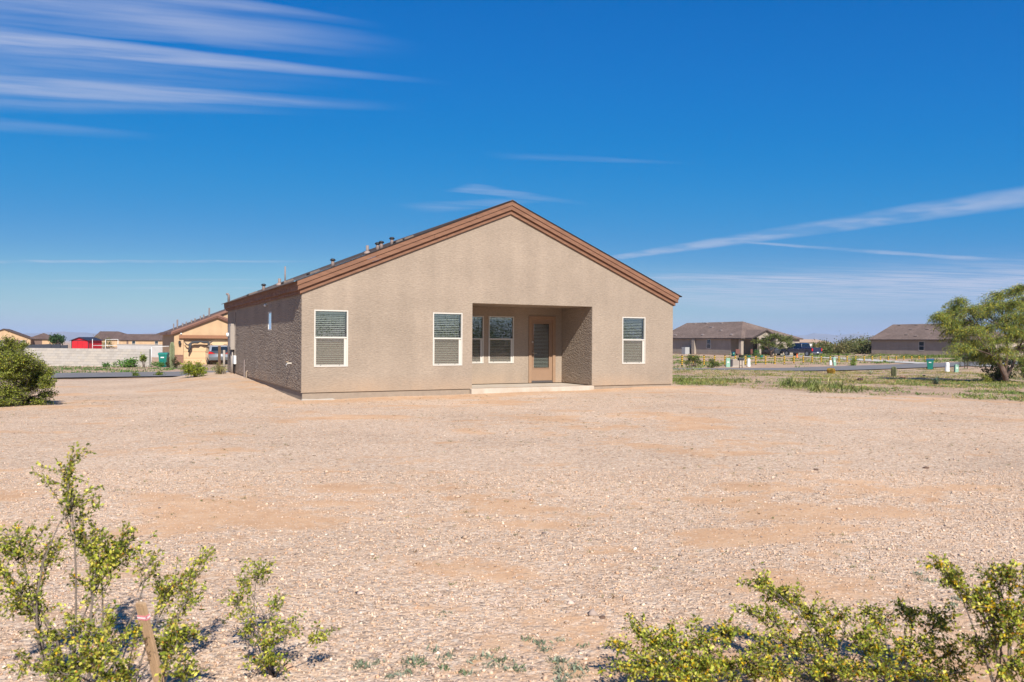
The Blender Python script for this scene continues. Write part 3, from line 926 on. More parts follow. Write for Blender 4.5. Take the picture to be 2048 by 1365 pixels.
# ------------------------------------------------------------------ plants
def bez(a, b, c, n):
    return [a * (1 - t) ** 2 + b * 2 * t * (1 - t) + c * t * t for t in [i / n for i in range(n + 1)]]


def plant(name, label, cat, base, clusters, stem=.012, twig=.0022, leaf=(.012, .007), palette=('5d6a1e', '74802a', '47551a'), spacing=.012, droop=.0, flowers=0.0, seeds=0.0,
          forks=None, bark=None, names=('branches', 'leaves'), group=None, per=2, jitter=.6, wander=.42, spread=.2, scatter=.008, twig_n=3, fl_size=.013, fmat=None, dens=1.0):
    """a woody plant: limbs from the base (or the nearest fork) to each cluster, twigs in it, leaves along the twigs.
    clusters: (centre, (rx, ry, rz), number of twigs); world coordinates"""
    base = Vector(base)
    root = thing(name, label, cat, base, 0.0, group)
    br = MB(); pos, ax = [], []
    starts = [Vector((0, 0, 0))]
    if forks:
        for pts, r0, r1 in forks:
            P = [Vector(p) - base for p in pts]
            br.tube(P, [r0 + (r1 - r0) * i / (len(P) - 1) for i in range(len(P))], 8); starts.append(P[-1])
    for c, rad, n in clusters:
        c = Vector(c) - base; rad = Vector(rad)
        s = min(starts[1:], key=lambda q: (q - c).length) if forks else starts[0] + Vector((random.uniform(-.04, .04), random.uniform(-.04, .04), 0)) * (stem / .012)
        ln = (c - s).length
        mid = s.lerp(c, .5) + Vector((random.uniform(-1, 1), random.uniform(-1, 1), random.uniform(-.2, .9))) * ln * wander * .6
        limb = bez(s, mid, c, 6)
        br.tube(limb, [stem * (1 - .72 * i / 6) for i in range(7)], 5)
        for j in range(int(n * dens)):
            k = random.uniform(.55, 1.0); q = limb[min(6, int(k * 6))]
            st = q.lerp(c, random.uniform(.3, 1.0))
            while True:
                e = Vector((random.uniform(-1, 1), random.uniform(-1, 1), random.uniform(-1, 1)))
                if .15 < e.length < 1: break
            en = c + Vector((e.x * rad.x, e.y * rad.y, e.z * rad.z))
            tl = (en - st).length
            m_ = st.lerp(en, .5) + Vector((random.gauss(0, 1), random.gauss(0, 1), random.gauss(.5, .6))) * tl * .13
            en.z -= droop * tl
            pth = bez(st, m_, en, 5)
            br.tube(pth, [twig * (1 - .6 * i / 5) for i in range(6)], twig_n, cap=False)
            cnt = max(2, int(tl / spacing))
            for i in range(cnt):
                t = .12 + .88 * (i + random.random()) / cnt
                x = t * 5; i0 = min(4, int(x)); p = pth[i0].lerp(pth[i0 + 1], x - i0); d = (pth[i0 + 1] - pth[i0]).normalized()
                for _ in range(per):
                    pos.append((p.x, p.y, p.z)); ax.append((d.x, d.y, d.z))
    br.build(names[0], bark or M_BARK, root, True)
    pos, ax = np.array(pos), np.array(ax); n = len(pos)
    ax = unit(ax * (1 - jitter) + unit(rng.normal(size=(n, 3))) * jitter + np.array([0, 0, -droop * .8]))
    p2 = pos + rng.normal(0, scatter, (n, 3)) + ax * leaf[0] * .5
    sz = rng.uniform(.65, 1.3, n)
    link(names[1], leaf_mesh(names[1], p2, ax, leaf[0] * sz, leaf[1] * sz, pick(palette, n, spread), fmat or M_LEAF), root)
    if flowers:
        k = int(n * flowers); i = np.repeat(rng.choice(n, k, replace=False), 4)
        a_ = unit(rng.normal(size=(len(i), 3)) + np.array([0, 0, .5]))
        tag(link('flowers', leaf_mesh('flowers', pos[i] + a_ * fl_size * .55, a_, fl_size * 1.2, fl_size * .75, pick(('e8c020', 'd9a812', 'f0d038'), len(i), .12), M_LEAF), root), kind='stuff')
    if seeds:
        k = int(n * seeds); i = rng.choice(n, k, replace=False)
        a_ = unit(rng.normal(size=(k, 3)))
        tag(link('seed_pods', leaf_mesh('seed_pods', pos[i] + rng.normal(0, .006, (k, 3)), a_, .009, .009, pick(('c08436', 'b06a28', 'd2a255'), k, .15), M_LEAF), root), kind='stuff')
    return root


CREO = ('949c32', 'b0b444', '707c26', 'c0bc50', '828c2e', 'c4b650', '5c6a22')


def pxc(px, py, Z, rx, rz, n, ry=None):          # a cluster seen at (px, py), its radii in pixels of the photograph
    k = Z / F
    k *= 1.32 if Z < 5 else 1.0
    return (at(px, py, Z), (rx * k, (ry if ry is not None else (rx + rz) / 2) * k, rz * k), n)


# --- foreground creosote, left
Z = 3.45
cl = [pxc(130, 935, Z, 42, 50, 9), pxc(160, 985, Z, 40, 26, 8), pxc(40, 1075, Z - .1, 60, 36, 13), pxc(92, 1105, Z - .1, 42, 34, 10), pxc(165, 1060, Z + .05, 38, 40, 11),
      pxc(205, 1085, Z + .1, 45, 44, 13), pxc(258, 1090, Z + .1, 46, 40, 13), pxc(30, 1180, Z - .2, 46, 52, 14), pxc(75, 1205, Z - .1, 40, 36, 8),
      pxc(-30, 1120, Z - .2, 50, 60, 10), pxc(185, 1165, Z, 40, 44, 8), pxc(290, 1130, Z, 30, 30, 5), pxc(120, 1270, Z - .3, 55, 40, 9)]
bl = foot(137, 1330); bl = Vector((at(140, 1400, 3.3).x, 3.3, gz(at(140, 1400, 3.3).x, 3.3)))
plant('creosote_bush', 'tall thin creosote bush in the near corner left of the wooden stake', 'bush', bl, cl, stem=.0062, twig=.0024, palette=CREO, spacing=.0085, seeds=.07, flowers=.006, leaf=(.0185, .0102), dens=1.5, spread=.3)
cl = [pxc(330, 1175, 3.6, 42, 36, 10), pxc(385, 1190, 3.6, 36, 30, 9), pxc(408, 1108, 3.7, 22, 26, 7), pxc(365, 1150, 3.7, 45, 40, 6), pxc(215, 1262, 3.25, 50, 38, 15), pxc(180, 1310, 3.1, 70, 44, 20),
      pxc(330, 1290, 3.3, 50, 40, 12), pxc(365, 1265, 3.3, 50, 24, 12), pxc(235, 1345, 3.15, 50, 36, 12), pxc(380, 1345, 3.2, 40, 26, 8), pxc(110, 1335, 3.0, 50, 36, 10), pxc(45, 1330, 2.95, 40, 30, 5), pxc(345, 1305, 2.9, 24, 22, 3), pxc(275, 1270, 2.95, 18, 12, 2)]
b2 = Vector((at(262, 1400, 3.35).x, 3.35, gz(at(262, 1400, 3.35).x, 3.35)))
plant('creosote_bush', 'low leafy creosote bush growing round the wooden stake', 'bush', b2, cl, stem=.005, twig=.0022, palette=CREO, spacing=.0085, seeds=.10, flowers=.004, leaf=(.0185, .0102), dens=1.5, spread=.3)
cl = [pxc(482, 1160, 3.9, 22, 24, 4), pxc(520, 1135, 3.9, 40, 18, 9), pxc(470, 1205, 3.85, 28, 36, 8), pxc(552, 1205, 3.75, 16, 24, 6), pxc(575, 1245, 3.7, 34, 30, 10), pxc(640, 1270, 3.7, 38, 20, 9), pxc(525, 1275, 3.7, 46, 30, 10),
      pxc(540, 1320, 3.65, 50, 28, 10), pxc(500, 1250, 3.7, 26, 30, 5)]
b3 = Vector((at(548, 1368, 3.7).x, 3.7, gz(at(548, 1368, 3.7).x, 3.7)))
plant('creosote_bush', 'small creosote sprig with one yellow flower right of the wooden stake', 'bush', b3, cl, stem=.0045, twig=.002, palette=CREO, spacing=.009, seeds=.05, flowers=.0015, leaf=(.0185, .0102), dens=1.5, spread=.3)
# --- foreground creosote, right: in flower
cl = [pxc(1520, 1160, 3.9, 34, 22, 10), pxc(1570, 1185, 3.9, 44, 30, 15), pxc(1620, 1225, 3.85, 44, 34, 15), pxc(1500, 1225, 3.85, 34, 16, 8), pxc(1540, 1240, 3.8, 36, 26, 9), pxc(1650, 1270, 3.75, 50, 34, 14), pxc(1590, 1290, 3.7, 56, 36, 14),
      pxc(1690, 1230, 3.8, 36, 26, 8), pxc(1640, 1340, 3.6, 60, 40, 12), pxc(1700, 1345, 3.5, 50, 30, 14), pxc(1720, 1275, 3.7, 40, 34, 10)]
b4 = Vector((at(1660, 1400, 3.65).x, 3.65, gz(at(1660, 1400, 3.65).x, 3.65)))
plant('creosote_bush', 'flowering creosote with one arching branch, middle of the right foreground thicket', 'bush', b4, cl, stem=.0055, twig=.0024, palette=CREO, spacing=.008, flowers=.03, seeds=.05, leaf=(.0185, .0102), dens=1.5, spread=.3)
cl = [pxc(1265, 1230, 3.8, 18, 22, 3), pxc(1240, 1295, 3.6, 30, 26, 8), pxc(1290, 1275, 3.6, 46, 24, 14), pxc(1350, 1285, 3.6, 50, 32, 18), pxc(1410, 1275, 3.6, 40, 36, 15), pxc(1460, 1262, 3.65, 40, 24, 12), pxc(1320, 1330, 3.5, 66, 36, 22), pxc(1420, 1330, 3.5, 66, 40, 24),
      pxc(1250, 1345, 3.45, 44, 26, 9), pxc(1500, 1330, 3.5, 50, 36, 16), pxc(1540, 1290, 3.55, 40, 30, 10), pxc(1560, 1345, 3.45, 50, 30, 14), pxc(1380, 1355, 3.4, 60, 26, 14)]
b5 = Vector((at(1400, 1420, 3.55).x, 3.55, gz(at(1400, 1420, 3.55).x, 3.55)))
plant('creosote_bush', 'broad yellow-flowered creosote at the bottom edge, leftmost of the right foreground thicket', 'bush', b5, cl, stem=.0055, twig=.0024, palette=CREO, spacing=.008, flowers=.04, seeds=.07, leaf=(.0185, .0102), dens=1.5, spread=.3)
cl = [pxc(1740, 1210, 3.8, 26, 18, 5), pxc(1760, 1235, 3.75, 36, 26, 11), pxc(1820, 1220, 3.75, 40, 28, 12), pxc(1880, 1240, 3.7, 38, 30, 12), pxc(1740, 1290, 3.6, 50, 40, 14), pxc(1810, 1290, 3.6, 44, 40, 12), pxc(1840, 1340, 3.5, 56, 36, 16), pxc(1770, 1345, 3.5, 40, 30, 8), pxc(1910, 1300, 3.6, 36, 40, 8), pxc(1900, 1350, 3.4, 50, 26, 12), pxc(1860, 1300, 3.55, 36, 30, 10)]
b6 = Vector((at(1790, 1420, 3.6).x, 3.6, gz(at(1790, 1420, 3.6).x, 3.6)))
plant('creosote_bush', 'open twiggy creosote with bare stems between the arching branch and the corner bush', 'bush', b6, cl, stem=.0055, twig=.0025, palette=CREO, spacing=.009, flowers=.028, seeds=.11, leaf=(.0185, .0102), dens=1.5, spread=.3)
cl = [pxc(1870, 1128, 3.5, 26, 14, 7), pxc(1905, 1150, 3.45, 34, 22, 11), pxc(1945, 1180, 3.4, 36, 28, 13), pxc(1985, 1140, 3.4, 32, 14, 8), pxc(2020, 1150, 3.35, 34, 20, 9), pxc(1990, 1220, 3.3, 46, 40, 18), pxc(2040, 1250, 3.2, 46, 50, 16), pxc(1960, 1290, 3.3, 40, 46, 12), pxc(2030, 1330, 3.1, 50, 44, 14), pxc(2080, 1180, 3.2, 50, 60, 12)]
b7 = Vector((at(2020, 1440, 3.25).x, 3.25, gz(at(2020, 1440, 3.25).x, 3.25)))
plant('creosote_bush', 'tall flowering creosote cut by the right edge of the picture', 'bush', b7, cl, stem=.006, twig=.0025, palette=CREO, spacing=.0082, flowers=.032, seeds=.12, leaf=(.0185, .0102), dens=1.5, spread=.3)

# --- the wooden stake with its ribbon
st0, st1 = at(323, 1385, 3.12), at(281, 1207, 3.05)
sk = thing('survey_stake', 'leaning pale wooden survey stake tied with a pink and white ribbon', 'stake', st0)
ax_ = (st1 - st0); q_ = ax_.to_track_quat('Z', 'Y'); sk.rotation_euler = (q_ @ Matrix.Rotation(R(15), 3, 'Z').to_quaternion()).to_euler()
ln = ax_.length
M_WOOD = mat('bare_pine', (.42, .27, .15), .85, var=.25, vscale=14, bump=.5, bscale=50, stretch=(6, 6, .5))
MB().box(-.022, .022, -.008, .008, -.25, ln - .012).prism([(-.022, ln - .0119), (.022, ln - .0119), (.019, ln), (-.016, ln + .004)], 1, -.008, .008).build('lath', M_WOOD, sk, bevel=.0015)
MB().box(-.0235, .0235, -.0095, .0095, ln - .068, ln - .05).build('ribbon', mat('ribbon_pink', (.72, .22, .26), .5), sk)
MB().box(-.0240, .0240, -.0100, .0100, ln - .062, ln - .056).build('ribbon_stripe', mat('ribbon_white', (.8, .76, .74), .5), sk)
MB().prism([(.02, ln - .06), (.03, ln - .052), (.034, ln - .046), (.026, ln - .058)], 1, -.012, -.009).build('ribbon_knot', MATS['ribbon_pink'], sk)

# --- the big creosote at the left edge of the yard
bb = foot(38, 812); k = mper(bb)
cl = []
for px, py, rx, rz, n in ((10, 700, 40, 26, 18), (45, 720, 40, 26, 20), (75, 745, 34, 24, 20), (95, 765, 20, 18, 12), (20, 745, 50, 30, 26), (60, 770, 44, 26, 24), (95, 790, 22, 12, 8), (15, 785, 50, 24, 22), (60, 800, 40, 12, 12), (20, 680, 18, 12, 4), (45, 690, 18, 10, 4), (-40, 730, 50, 40, 26), (-45, 780, 50, 26, 20), (-90, 750, 50, 40, 14), (100, 745, 12, 10, 4), (30, 812, 40, 8, 9), (5, 805, 40, 12, 12), (80, 805, 28, 10, 8), (0, 720, 40, 24, 14), (70, 730, 26, 16, 10), (-20, 812, 40, 10, 10)):
    c, r_, _ = pxc(px, py, bb.y + random.uniform(-.5, .5), rx, rz, n); cl.append((c, r_, n * 9))
plant('creosote_bush', 'big round olive-green creosote on the gravel at the left edge of the yard', 'bush', bb, cl, stem=.018, twig=.004, palette=('7c8628', '949c3a', '606b20', 'a0a244', '4f5a1c'), spacing=.03, leaf=(.036, .022), seeds=.0, flowers=.004, scatter=.02, fl_size=.02)

# ------------------------------------------------------------------ pebbles, weeds
def pebbles():
    n1, n2 = 120000, 80000
    P = []
    for n, z0, z1 in ((n1, 3.2, 9.5), (n2, 9.5, 20.0)):
        y = np.sqrt(rng.uniform(z0 ** 2, z1 ** 2, n)); x = rng.uniform(-.70, .70, n) * y
        P.append(np.stack([x, y], 1))
    P = np.concatenate(P); x, y = P[:, 0], P[:, 1]
    keep = rng.random(len(x)) > (soil_mask(x, y) * .86 + .06)
    keep &= dirt_mask(x, y) < .5
    a, b = x * CT + y * ST, -x * ST + y * CT
    keep &= ~((a > 4.2) & (b > 20.4))
    x, y = x[keep], y[keep]; n = len(x)
    z = ground(x, y)
    r = np.exp(rng.normal(math.log(.0066), .40, n)) * np.interp(y, [3, 6, 10, 20], [.98, .86, .78, .8]); big = rng.random(n) < .006; r[big] *= rng.uniform(1.6, 2.8, big.sum()); r = np.minimum(r, .036)
    o = np.array([[1, 0, 0], [0, 1, 0], [-1, 0, 0], [0, -1, 0], [0, 0, 1], [0, 0, -1]], float)
    v = o[None] * rng.uniform(.6, 1.35, (n, 6, 1)) + rng.normal(0, .16, (n, 6, 3))
    v[:, :, 2] *= .62
    t = rng.uniform(0, 2 * np.pi, n); c, s = np.cos(t)[:, None], np.sin(t)[:, None]
    vx, vy = v[:, :, 0] * c - v[:, :, 1] * s, v[:, :, 0] * s + v[:, :, 1] * c
    v = np.stack([vx, vy, v[:, :, 2]], 2) * r[:, None, None] + np.stack([x, y, z + r * .22], 1)[:, None, :]
    fo = np.array([[0, 1, 4], [1, 2, 4], [2, 3, 4], [3, 0, 4], [1, 0, 5], [2, 1, 5], [3, 2, 5], [0, 3, 5]])
    f = (np.arange(n)[:, None, None] * 6 + fo[None]).reshape(-1, 3)
    pal = np.array([(.64, .475, .35), (.57, .41, .30), (.69, .53, .41), (.76, .65, .54), (.49, .345, .25), (.38, .30, .26), (.57, .36, .235), (.23, .18, .16), (.61, .47, .40)])
    w = np.array([26, 24, 14, 3, 13, 6, 10, 4, 8.]); i = rng.choice(len(pal), n, p=w / w.sum())
    col = np.clip(pal[i] * np.array([.85, .82, .78]) * (1 + rng.normal(0, .12, (n, 1))), .05, .9)
    tag(link('gravel', np_mesh('gravel', v.reshape(-1, 3), f, M_STONE, np.repeat(col, 6, axis=0))), 'loose pale pebbles strewn over the yard', 'gravel', kind='stuff')


pebbles()


def blades(name, label, x, y, h, per, spread, palette, width=.16, cat='weeds', lean=.5, kind='stuff', base_z=None):
    """tufts of narrow leaves at (x, y), each `per` leaves of length about h"""
    n = len(x); i = np.repeat(np.arange(n), per)
    hh = np.broadcast_to(h, n)[i] * rng.uniform(.5, 1.15, len(i)); sp = np.broadcast_to(spread, n)[i]
    ox, oy = rng.normal(0, 1, len(i)) * sp, rng.normal(0, 1, len(i)) * sp
    X, Y = x[i] + ox, y[i] + oy
    ax = unit(np.stack([rng.normal(0, lean, len(i)), rng.normal(0, lean, len(i)), np.ones(len(i))], 1))
    Z = ground(X, Y) + hh * .42 * ax[:, 2]
    tint = np.array([hexc(c) for c in palette]); k = rng.integers(0, len(palette), n)
    col = np.clip(tint[k][i] * .86 * (1 + rng.normal(0, .2, (len(i), 1))), .01, .8)
    me = leaf_mesh(name, np.stack([X, Y, Z], 1), ax, hh, np.maximum(hh * width, .004), col, M_LEAF)
    return tag(link(name, me), label, cat, None, kind)


def scatter(n, fx, cond, dens):
    """n points drawn from the sampler fx, kept where cond holds, thinned by dens in 0..1"""
    x, y = fx(n); k = cond(x, y) & (rng.random(n) < dens(x, y)); return x[k], y[k]


GREENS = ('5c7a2e', '6f8638', '4d6a2a', '83904a', '9a9a58')
DRY = ('b09c5c', 'a08a4e', '8a8a45', 'c2b078', '6f8638')
# the weedy strip right of the house
fx = lambda n: (lambda b, a: (a * CT - b * ST, a * ST + b * CT))(rng.uniform(4, 41, n), rng.uniform(16.8, 60, n))
clump = lambda x, y, s, lo, hi: np.clip((fbm(x * s, y * s, 71, 4, .6) - lo) / (hi - lo), 0, 1)
cond = lambda x, y: (dirt_mask(x, y) > .45) & (y > 14) & (x / y < .80)
x, y = scatter(42000, fx, cond, lambda x, y: clump(x, y, .36, .40, .58) * np.clip((46 - y) / 22, .12, 1))
blades('weeds', 'low green weeds spreading over the dirt right of the house', x, y, rng.uniform(.04, .15, len(x)), 12, .13, GREENS + ('7f8f40',), lean=1.1)
x, y = scatter(30000, fx, cond, lambda x, y: clump(x + 40, y, .4, .42, .60) * .8)
blades('dry_grass', 'straw-coloured dry grass between the weeds right of the house', x, y, rng.uniform(.04, .14, len(x)), 10, .15, DRY, lean=1.0, cat='grass')
# tall loose tufts by the house corner
tufts = [(1362, 764, .5), (1385, 766, .45), (1440, 764, .5), (1475, 767, .4), (1615, 778, .75), (1640, 785, .6), (1600, 772, .6), (1680, 776, .4), (1740, 768, .4), (1790, 771, .35), (1420, 771, .35)]
tx, ty, th_ = [], [], []
for px, py, h in tufts:
    p = foot(px, py)
    for _ in range(8): tx.append(p.x + random.gauss(0, .5)); ty.append(p.y + random.gauss(0, .35)); th_.append(h * random.uniform(.3, .8))
blades('tall_weeds', 'taller feathery pale green weeds near the right house corner', np.array(tx), np.array(ty), np.array(th_), 22, .12, ('7a8444', '8a8f50', '667238', 'a09a60'), width=.07, lean=.8)
# beyond the street, right and left
fx = lambda n: (lambda b, a: (a * CT - b * ST, a * ST + b * CT))(rng.uniform(48, 100, n), rng.uniform(25, 120, n))
x, y = scatter(16000, fx, lambda x, y: (x / y > .18) & (x / y < .8), lambda x, y: clump(x, y, .2, .48, .64) * .8)
blades('roadside_weeds', 'green weeds along the far side of the street', x, y, rng.uniform(.10, .34, len(x)), 9, .18, GREENS, width=.22, lean=.8)
fx = lambda n: (lambda b, a: (a * CT - b * ST, a * ST + b * CT))(rng.uniform(48.2, 68, n), rng.uniform(-12, 24, n))
x, y = scatter(5200, fx, lambda x, y: (x / y > -.7) & (x / y < -.3), lambda x, y: clump(x, y, .28, .42, .62) * np.where((-x * ST + y * CT) < 53, 1, .55))
blades('wall_weeds', 'dark green weeds between the street and the block wall', x, y, rng.uniform(.06, .20, len(x)), 9, .18, ('3f6528', '557a30', '4a6f2b', '75883c'), width=.22, lean=.8)
# single small weeds on the gravel, grey-green ones in front
n = 2600; yy = np.sqrt(rng.uniform(3.4 ** 2, 22 ** 2, n)); xx = rng.uniform(-.66, .66, n) * yy
k = (fbm(xx * .5, yy * .5, 91, 3) > .5) & ~((xx * CT + yy * ST > 4.2) & (-xx * ST + yy * CT > 20.5)); xx, yy = xx[k], yy[k]
blades('yard_sprouts', 'tiny scattered sprouts in the gravel yard', xx, yy, rng.uniform(.010, .035, len(xx)), 8, .014, ('7a7a42', '5f6a34', '8a744a', '6c5438'), lean=.8)
fp = []
for px, py, s, m in ((880, 1320, 40, 7), (940, 1335, 30, 5), (1085, 1295, 12, 4), (1115, 1330, 20, 5), (1160, 1355, 40, 8), (1040, 1340, 40, 4), (830, 1325, 14, 3), (725, 1328, 20, 3), (710, 1340, 14, 3), (800, 1355, 16, 3), (1850, 1155, 22, 3), (1930, 1210, 30, 6), (1960, 1290, 16, 3), (1900, 1170, 30, 3), (1250, 1300, 20, 3), (1010, 1300, 60, 4), (890, 1225, 30, 2), (1190, 1305, 40, 3), (520, 1340, 40, 3)):
    for _ in range(m):
        p = foot(px + random.gauss(0, s * .6), min(1395, py + random.gauss(0, s * .35))); fp.append((p.x, p.y))
fp = np.array(fp)
blades('grey_sprouts', 'grey-green low weeds in the sandy foreground', fp[:, 0], fp[:, 1], rng.uniform(.02, .045, len(fp)), 22, .018, ('8a937c', '7a876c', '9aa088', '6f7f5c'), width=.2, lean=.9)

# ------------------------------------------------------------------ neighbouring houses
M_TANR = stucco_mat('stucco_greige', (.36, .30, .245), .8, .1)
M_ORA = stucco_mat('stucco_apricot', (.51, .345, .205), .35, .05)
M_FASC = mat('fascia_dark', (.055, .038, .032), .7)
M_FASR = mat('fascia_redbrown', (.22, .105, .072), .75, var=.15, vscale=4)


def shingles(name, color):
    """asphalt shingles too far away to tell apart: rows of tabs with slightly different tones"""
    if name in MATS: return MATS[name]
    m = bpy.data.materials.new(name); m.use_nodes = True; n, l = m.node_tree.nodes, m.node_tree.links; b = n['Principled BSDF']; b.inputs['Roughness'].default_value = .95
    b.inputs['Specular IOR Level'].default_value = .1
    tc = n.new('ShaderNodeTexCoord'); bt = n.new('ShaderNodeTexBrick')
    sp = n.new('ShaderNodeSeparateXYZ'); cb = n.new('ShaderNodeCombineXYZ'); l.new(tc.outputs['Object'], sp.inputs[0]); l.new(sp.outputs[1], cb.inputs[0]); l.new(sp.outputs[0], cb.inputs[1])
    l.new(cb.outputs[0], bt.inputs['Vector'])
    bt.inputs['Scale'].default_value = 1.0; bt.inputs['Brick Width'].default_value = .33; bt.inputs['Row Height'].default_value = .14; bt.inputs['Mortar Size'].default_value = .012
    bt.inputs['Color1'].default_value = (*[c * .72 for c in color], 1); bt.inputs['Color2'].default_value = (*[c * 1.06 for c in color], 1); bt.inputs['Mortar'].default_value = (*[c * .52 for c in color], 1)
    nz = n.new('ShaderNodeTexNoise'); nz.inputs['Scale'].default_value = .5; nz.inputs['Detail'].default_value = 6; l.new(tc.outputs['Object'], nz.inputs['Vector'])
    mr = n.new('ShaderNodeMapRange'); mr.inputs[1].default_value = .3; mr.inputs[2].default_value = .7; mr.inputs[3].default_value = .85; mr.inputs[4].default_value = 1.15; l.new(nz.outputs['Fac'], mr.inputs[0])
    vm = n.new('ShaderNodeVectorMath'); vm.operation = 'SCALE'; l.new(bt.outputs['Color'], vm.inputs[0]); l.new(mr.outputs[0], vm.inputs['Scale']); l.new(vm.outputs[0], b.inputs['Base Color'])
    MATS[name] = m
    return m


M_SHF = shingles('shingles_brown_far', (.19, .138, .115))
M_SHL = shingles('shingles_dark_far', (.13, .088, .075))


def roof_prism(mb, x0, x1, y0, y1, ze, sl, front='gable', back='gable', over=.35, axis='y', th=.16):
    """gable or hip roof with its ridge along y (or x), as a thick shell"""
    if axis == 'x':
        t = MB(); roof_prism(t, y0, y1, x0, x1, ze, sl, front, back, over, 'y', th)
        k = len(mb.v); mb.v += [(v[1], v[0], v[2]) for v in t.v]; mb.f += [tuple(k + i for i in reversed(f)) for f in t.f]; mb.m += t.m
        return
    x0 -= over; x1 += over; y0 -= over; y1 += over; z0 = ze - over * sl; xm = (x0 + x1) / 2; hw = (x1 - x0) / 2; zr = z0 + hw * sl
    ya = y0 + (hw if front == 'hip' else 0); yb = y1 - (hw if back == 'hip' else 0)
    A, B, C, D, E_, G = (x0, y0, z0), (x1, y0, z0), (x1, y1, z0), (x0, y1, z0), (xm, ya, zr), (xm, yb, zr)
    dn = lambda p: (p[0], p[1], p[2] - th)
    mb.poly([D, A, E_, G]); mb.poly([B, C, G, E_])
    mb.poly([dn(G), dn(E_), dn(A), dn(D)], 1); mb.poly([dn(E_), dn(G), dn(C), dn(B)], 1)
    mb.poly([dn(D), dn(A), A, D], 1); mb.poly([dn(B), dn(C), C, B], 1)
    for kind, p, q, r in ((front, A, B, E_), (back, C, D, G)):
        if kind == 'hip':
            mb.poly([p, q, r]); mb.poly([dn(p), dn(q), q, p], 1); mb.poly([dn(r), dn(q), dn(p)], 1)
        else:
            mb.poly([dn(p), dn(r), r, p], 1); mb.poly([dn(r), dn(q), q, r], 1)


def far_window(parent, p, w, h, axis, frame=M_VINYL, flip=1):
    """window on a far wall: frame, mid rail and two panes; axis 'x': wall lies along x and looks to -y; 'y': along y, looks to -x"""
    o = link('window', None, parent, p)
    o.rotation_euler[2] = 0 if axis == 'x' else -math.pi / 2
    t = .07
    MB().box(0, t, -.03, .05, 0, h).box(w - t, w, -.03, .05, 0, h).box(t, w - t, -.03, .05, 0, t).box(t, w - t, -.03, .05, h - t, h).box(t, w - t, -.03, .05, h / 2 - .035, h / 2 + .035).build('frame', frame, o)
    for z0, z1 in ((t, h / 2 - .035), (h / 2 + .035, h - t)):
        MB().box(t, w - t, -.012, .03, z0, z1).build('pane', mat('far_pane', (.02, .035, .045), .08, spec=.8), o)
    return o


def along(px, origin, d):
    """how far along direction d (street grid vector) from a world point the column px is met"""
    r = (px - CXP) / F; dx, dy = d
    return (r * origin.y - origin.x) / (dx - r * dy)


U2, V2 = (CT, ST), (-ST, CT)

# --- right, the house with the corner porch
c1 = at(1482, 700, 118.0); zb = gz(c1.x, c1.y)
h1 = thing('house', 'grey-tan house with hipped brown roof and corner porch beyond the striped posts', 'house', (c1.x, c1.y, zb), TH)
LW, WW, E1 = 19.5, 12.2, 2.72
w = MB(); w.box(0, WW, 2.2, LW, -.6, E1 + .1).box(6.2, WW, .0, 2.2, -.6, E1 + .1)
for yy in (0.0,): w.box(0, .5, 0, .5, -.6, E1 + .1)
vv = along(1388, c1, V2); w.box(-.35, .0, vv - .5, vv + .2, -.6, E1 - .1)
w.box(2.2, 2.6, -1.5, -1.1, -.6, E1 + .1).box(5.6, 6.0, -1.5, -1.1, -.6, E1 + .1)
w.prism([(.8, E1), (6.2, E1), (3.5, E1 + 2.7 * SL)], 1, -1.45, -1.2)
w.box(0, 6.2, -.0, .35, E1 - .35, E1 + .1)
w.build('wall', M_TANR, h1)
rf = MB(); roof_prism(rf, 0, WW, 0, LW, E1 + .1, SL, 'hip', 'gable', .4); roof_prism(rf, .8, 6.2, -1.4, 6, E1 + .1, SL, 'gable', 'gable', .35, th=.2)
roof1 = rf.build('roof', [M_SHF, M_FASC], h1)
v_ = along(1421, c1, V2)
far_window(h1, (0, along(1413.5, c1, V2), .95), .95, 1.5, 'y')
far_window(h1, (1.6, 2.2, .9), 1.1, 1.5, 'x', mat('teal_frame', (.12, .3, .3), .5))
MB().box(4.6, 5.6, 2.12, 2.2, -.05, 2.1).build('door', mat('door_dark', (.12, .08, .05), .6), h1)
for px, fr in ((1390, .93), (1413, .93), (1443, .9), (1421, .62), (1424, .62), (1442, .4), (1351, .12), (1405, .12), (1463, .12)):
    u = fr * WW / 2; o_ = Vector((c1.x + u * CT, c1.y + u * ST, 0)); v = along(px, o_, V2)
    if v < 0 or v > LW: continue
    z = E1 + .1 + u * SL
    q = link('roof_vent', None, h1, (u, v, z)); q.rotation_euler[1] = -math.atan(SL)
    MB().box(-.18, .18, -.25, .25, -.02, .1).build('hood', mat('vent_light', (.25, .2, .18), .7), q)
# air conditioner by the wall
ca = foot(1382, 711); ca = Vector((c1.x + V2[0] * (vv + 1.0) - CT * .9, c1.y + V2[1] * (vv + 1.0) - ST * .9, 0)); ca.z = gz(ca.x, ca.y)
acu = thing('air_conditioner', 'grey air conditioning unit against the wall of the corner-porch house', 'air conditioner', ca, TH)
MB().box(-.45, .45, -.45, .45, .05, 1.15).build('casing', mat('ac_casing', (.36, .36, .36), .6), acu, bevel=.03)
MB().lathe([(.36, 1.15), (.36, 1.19), (.1, 1.21)], 16).build('fan_grille', M_DARKMET, acu)
MB().box(-.55, .55, -.55, .55, -.1, .05).build('pad', M_CONC, acu)

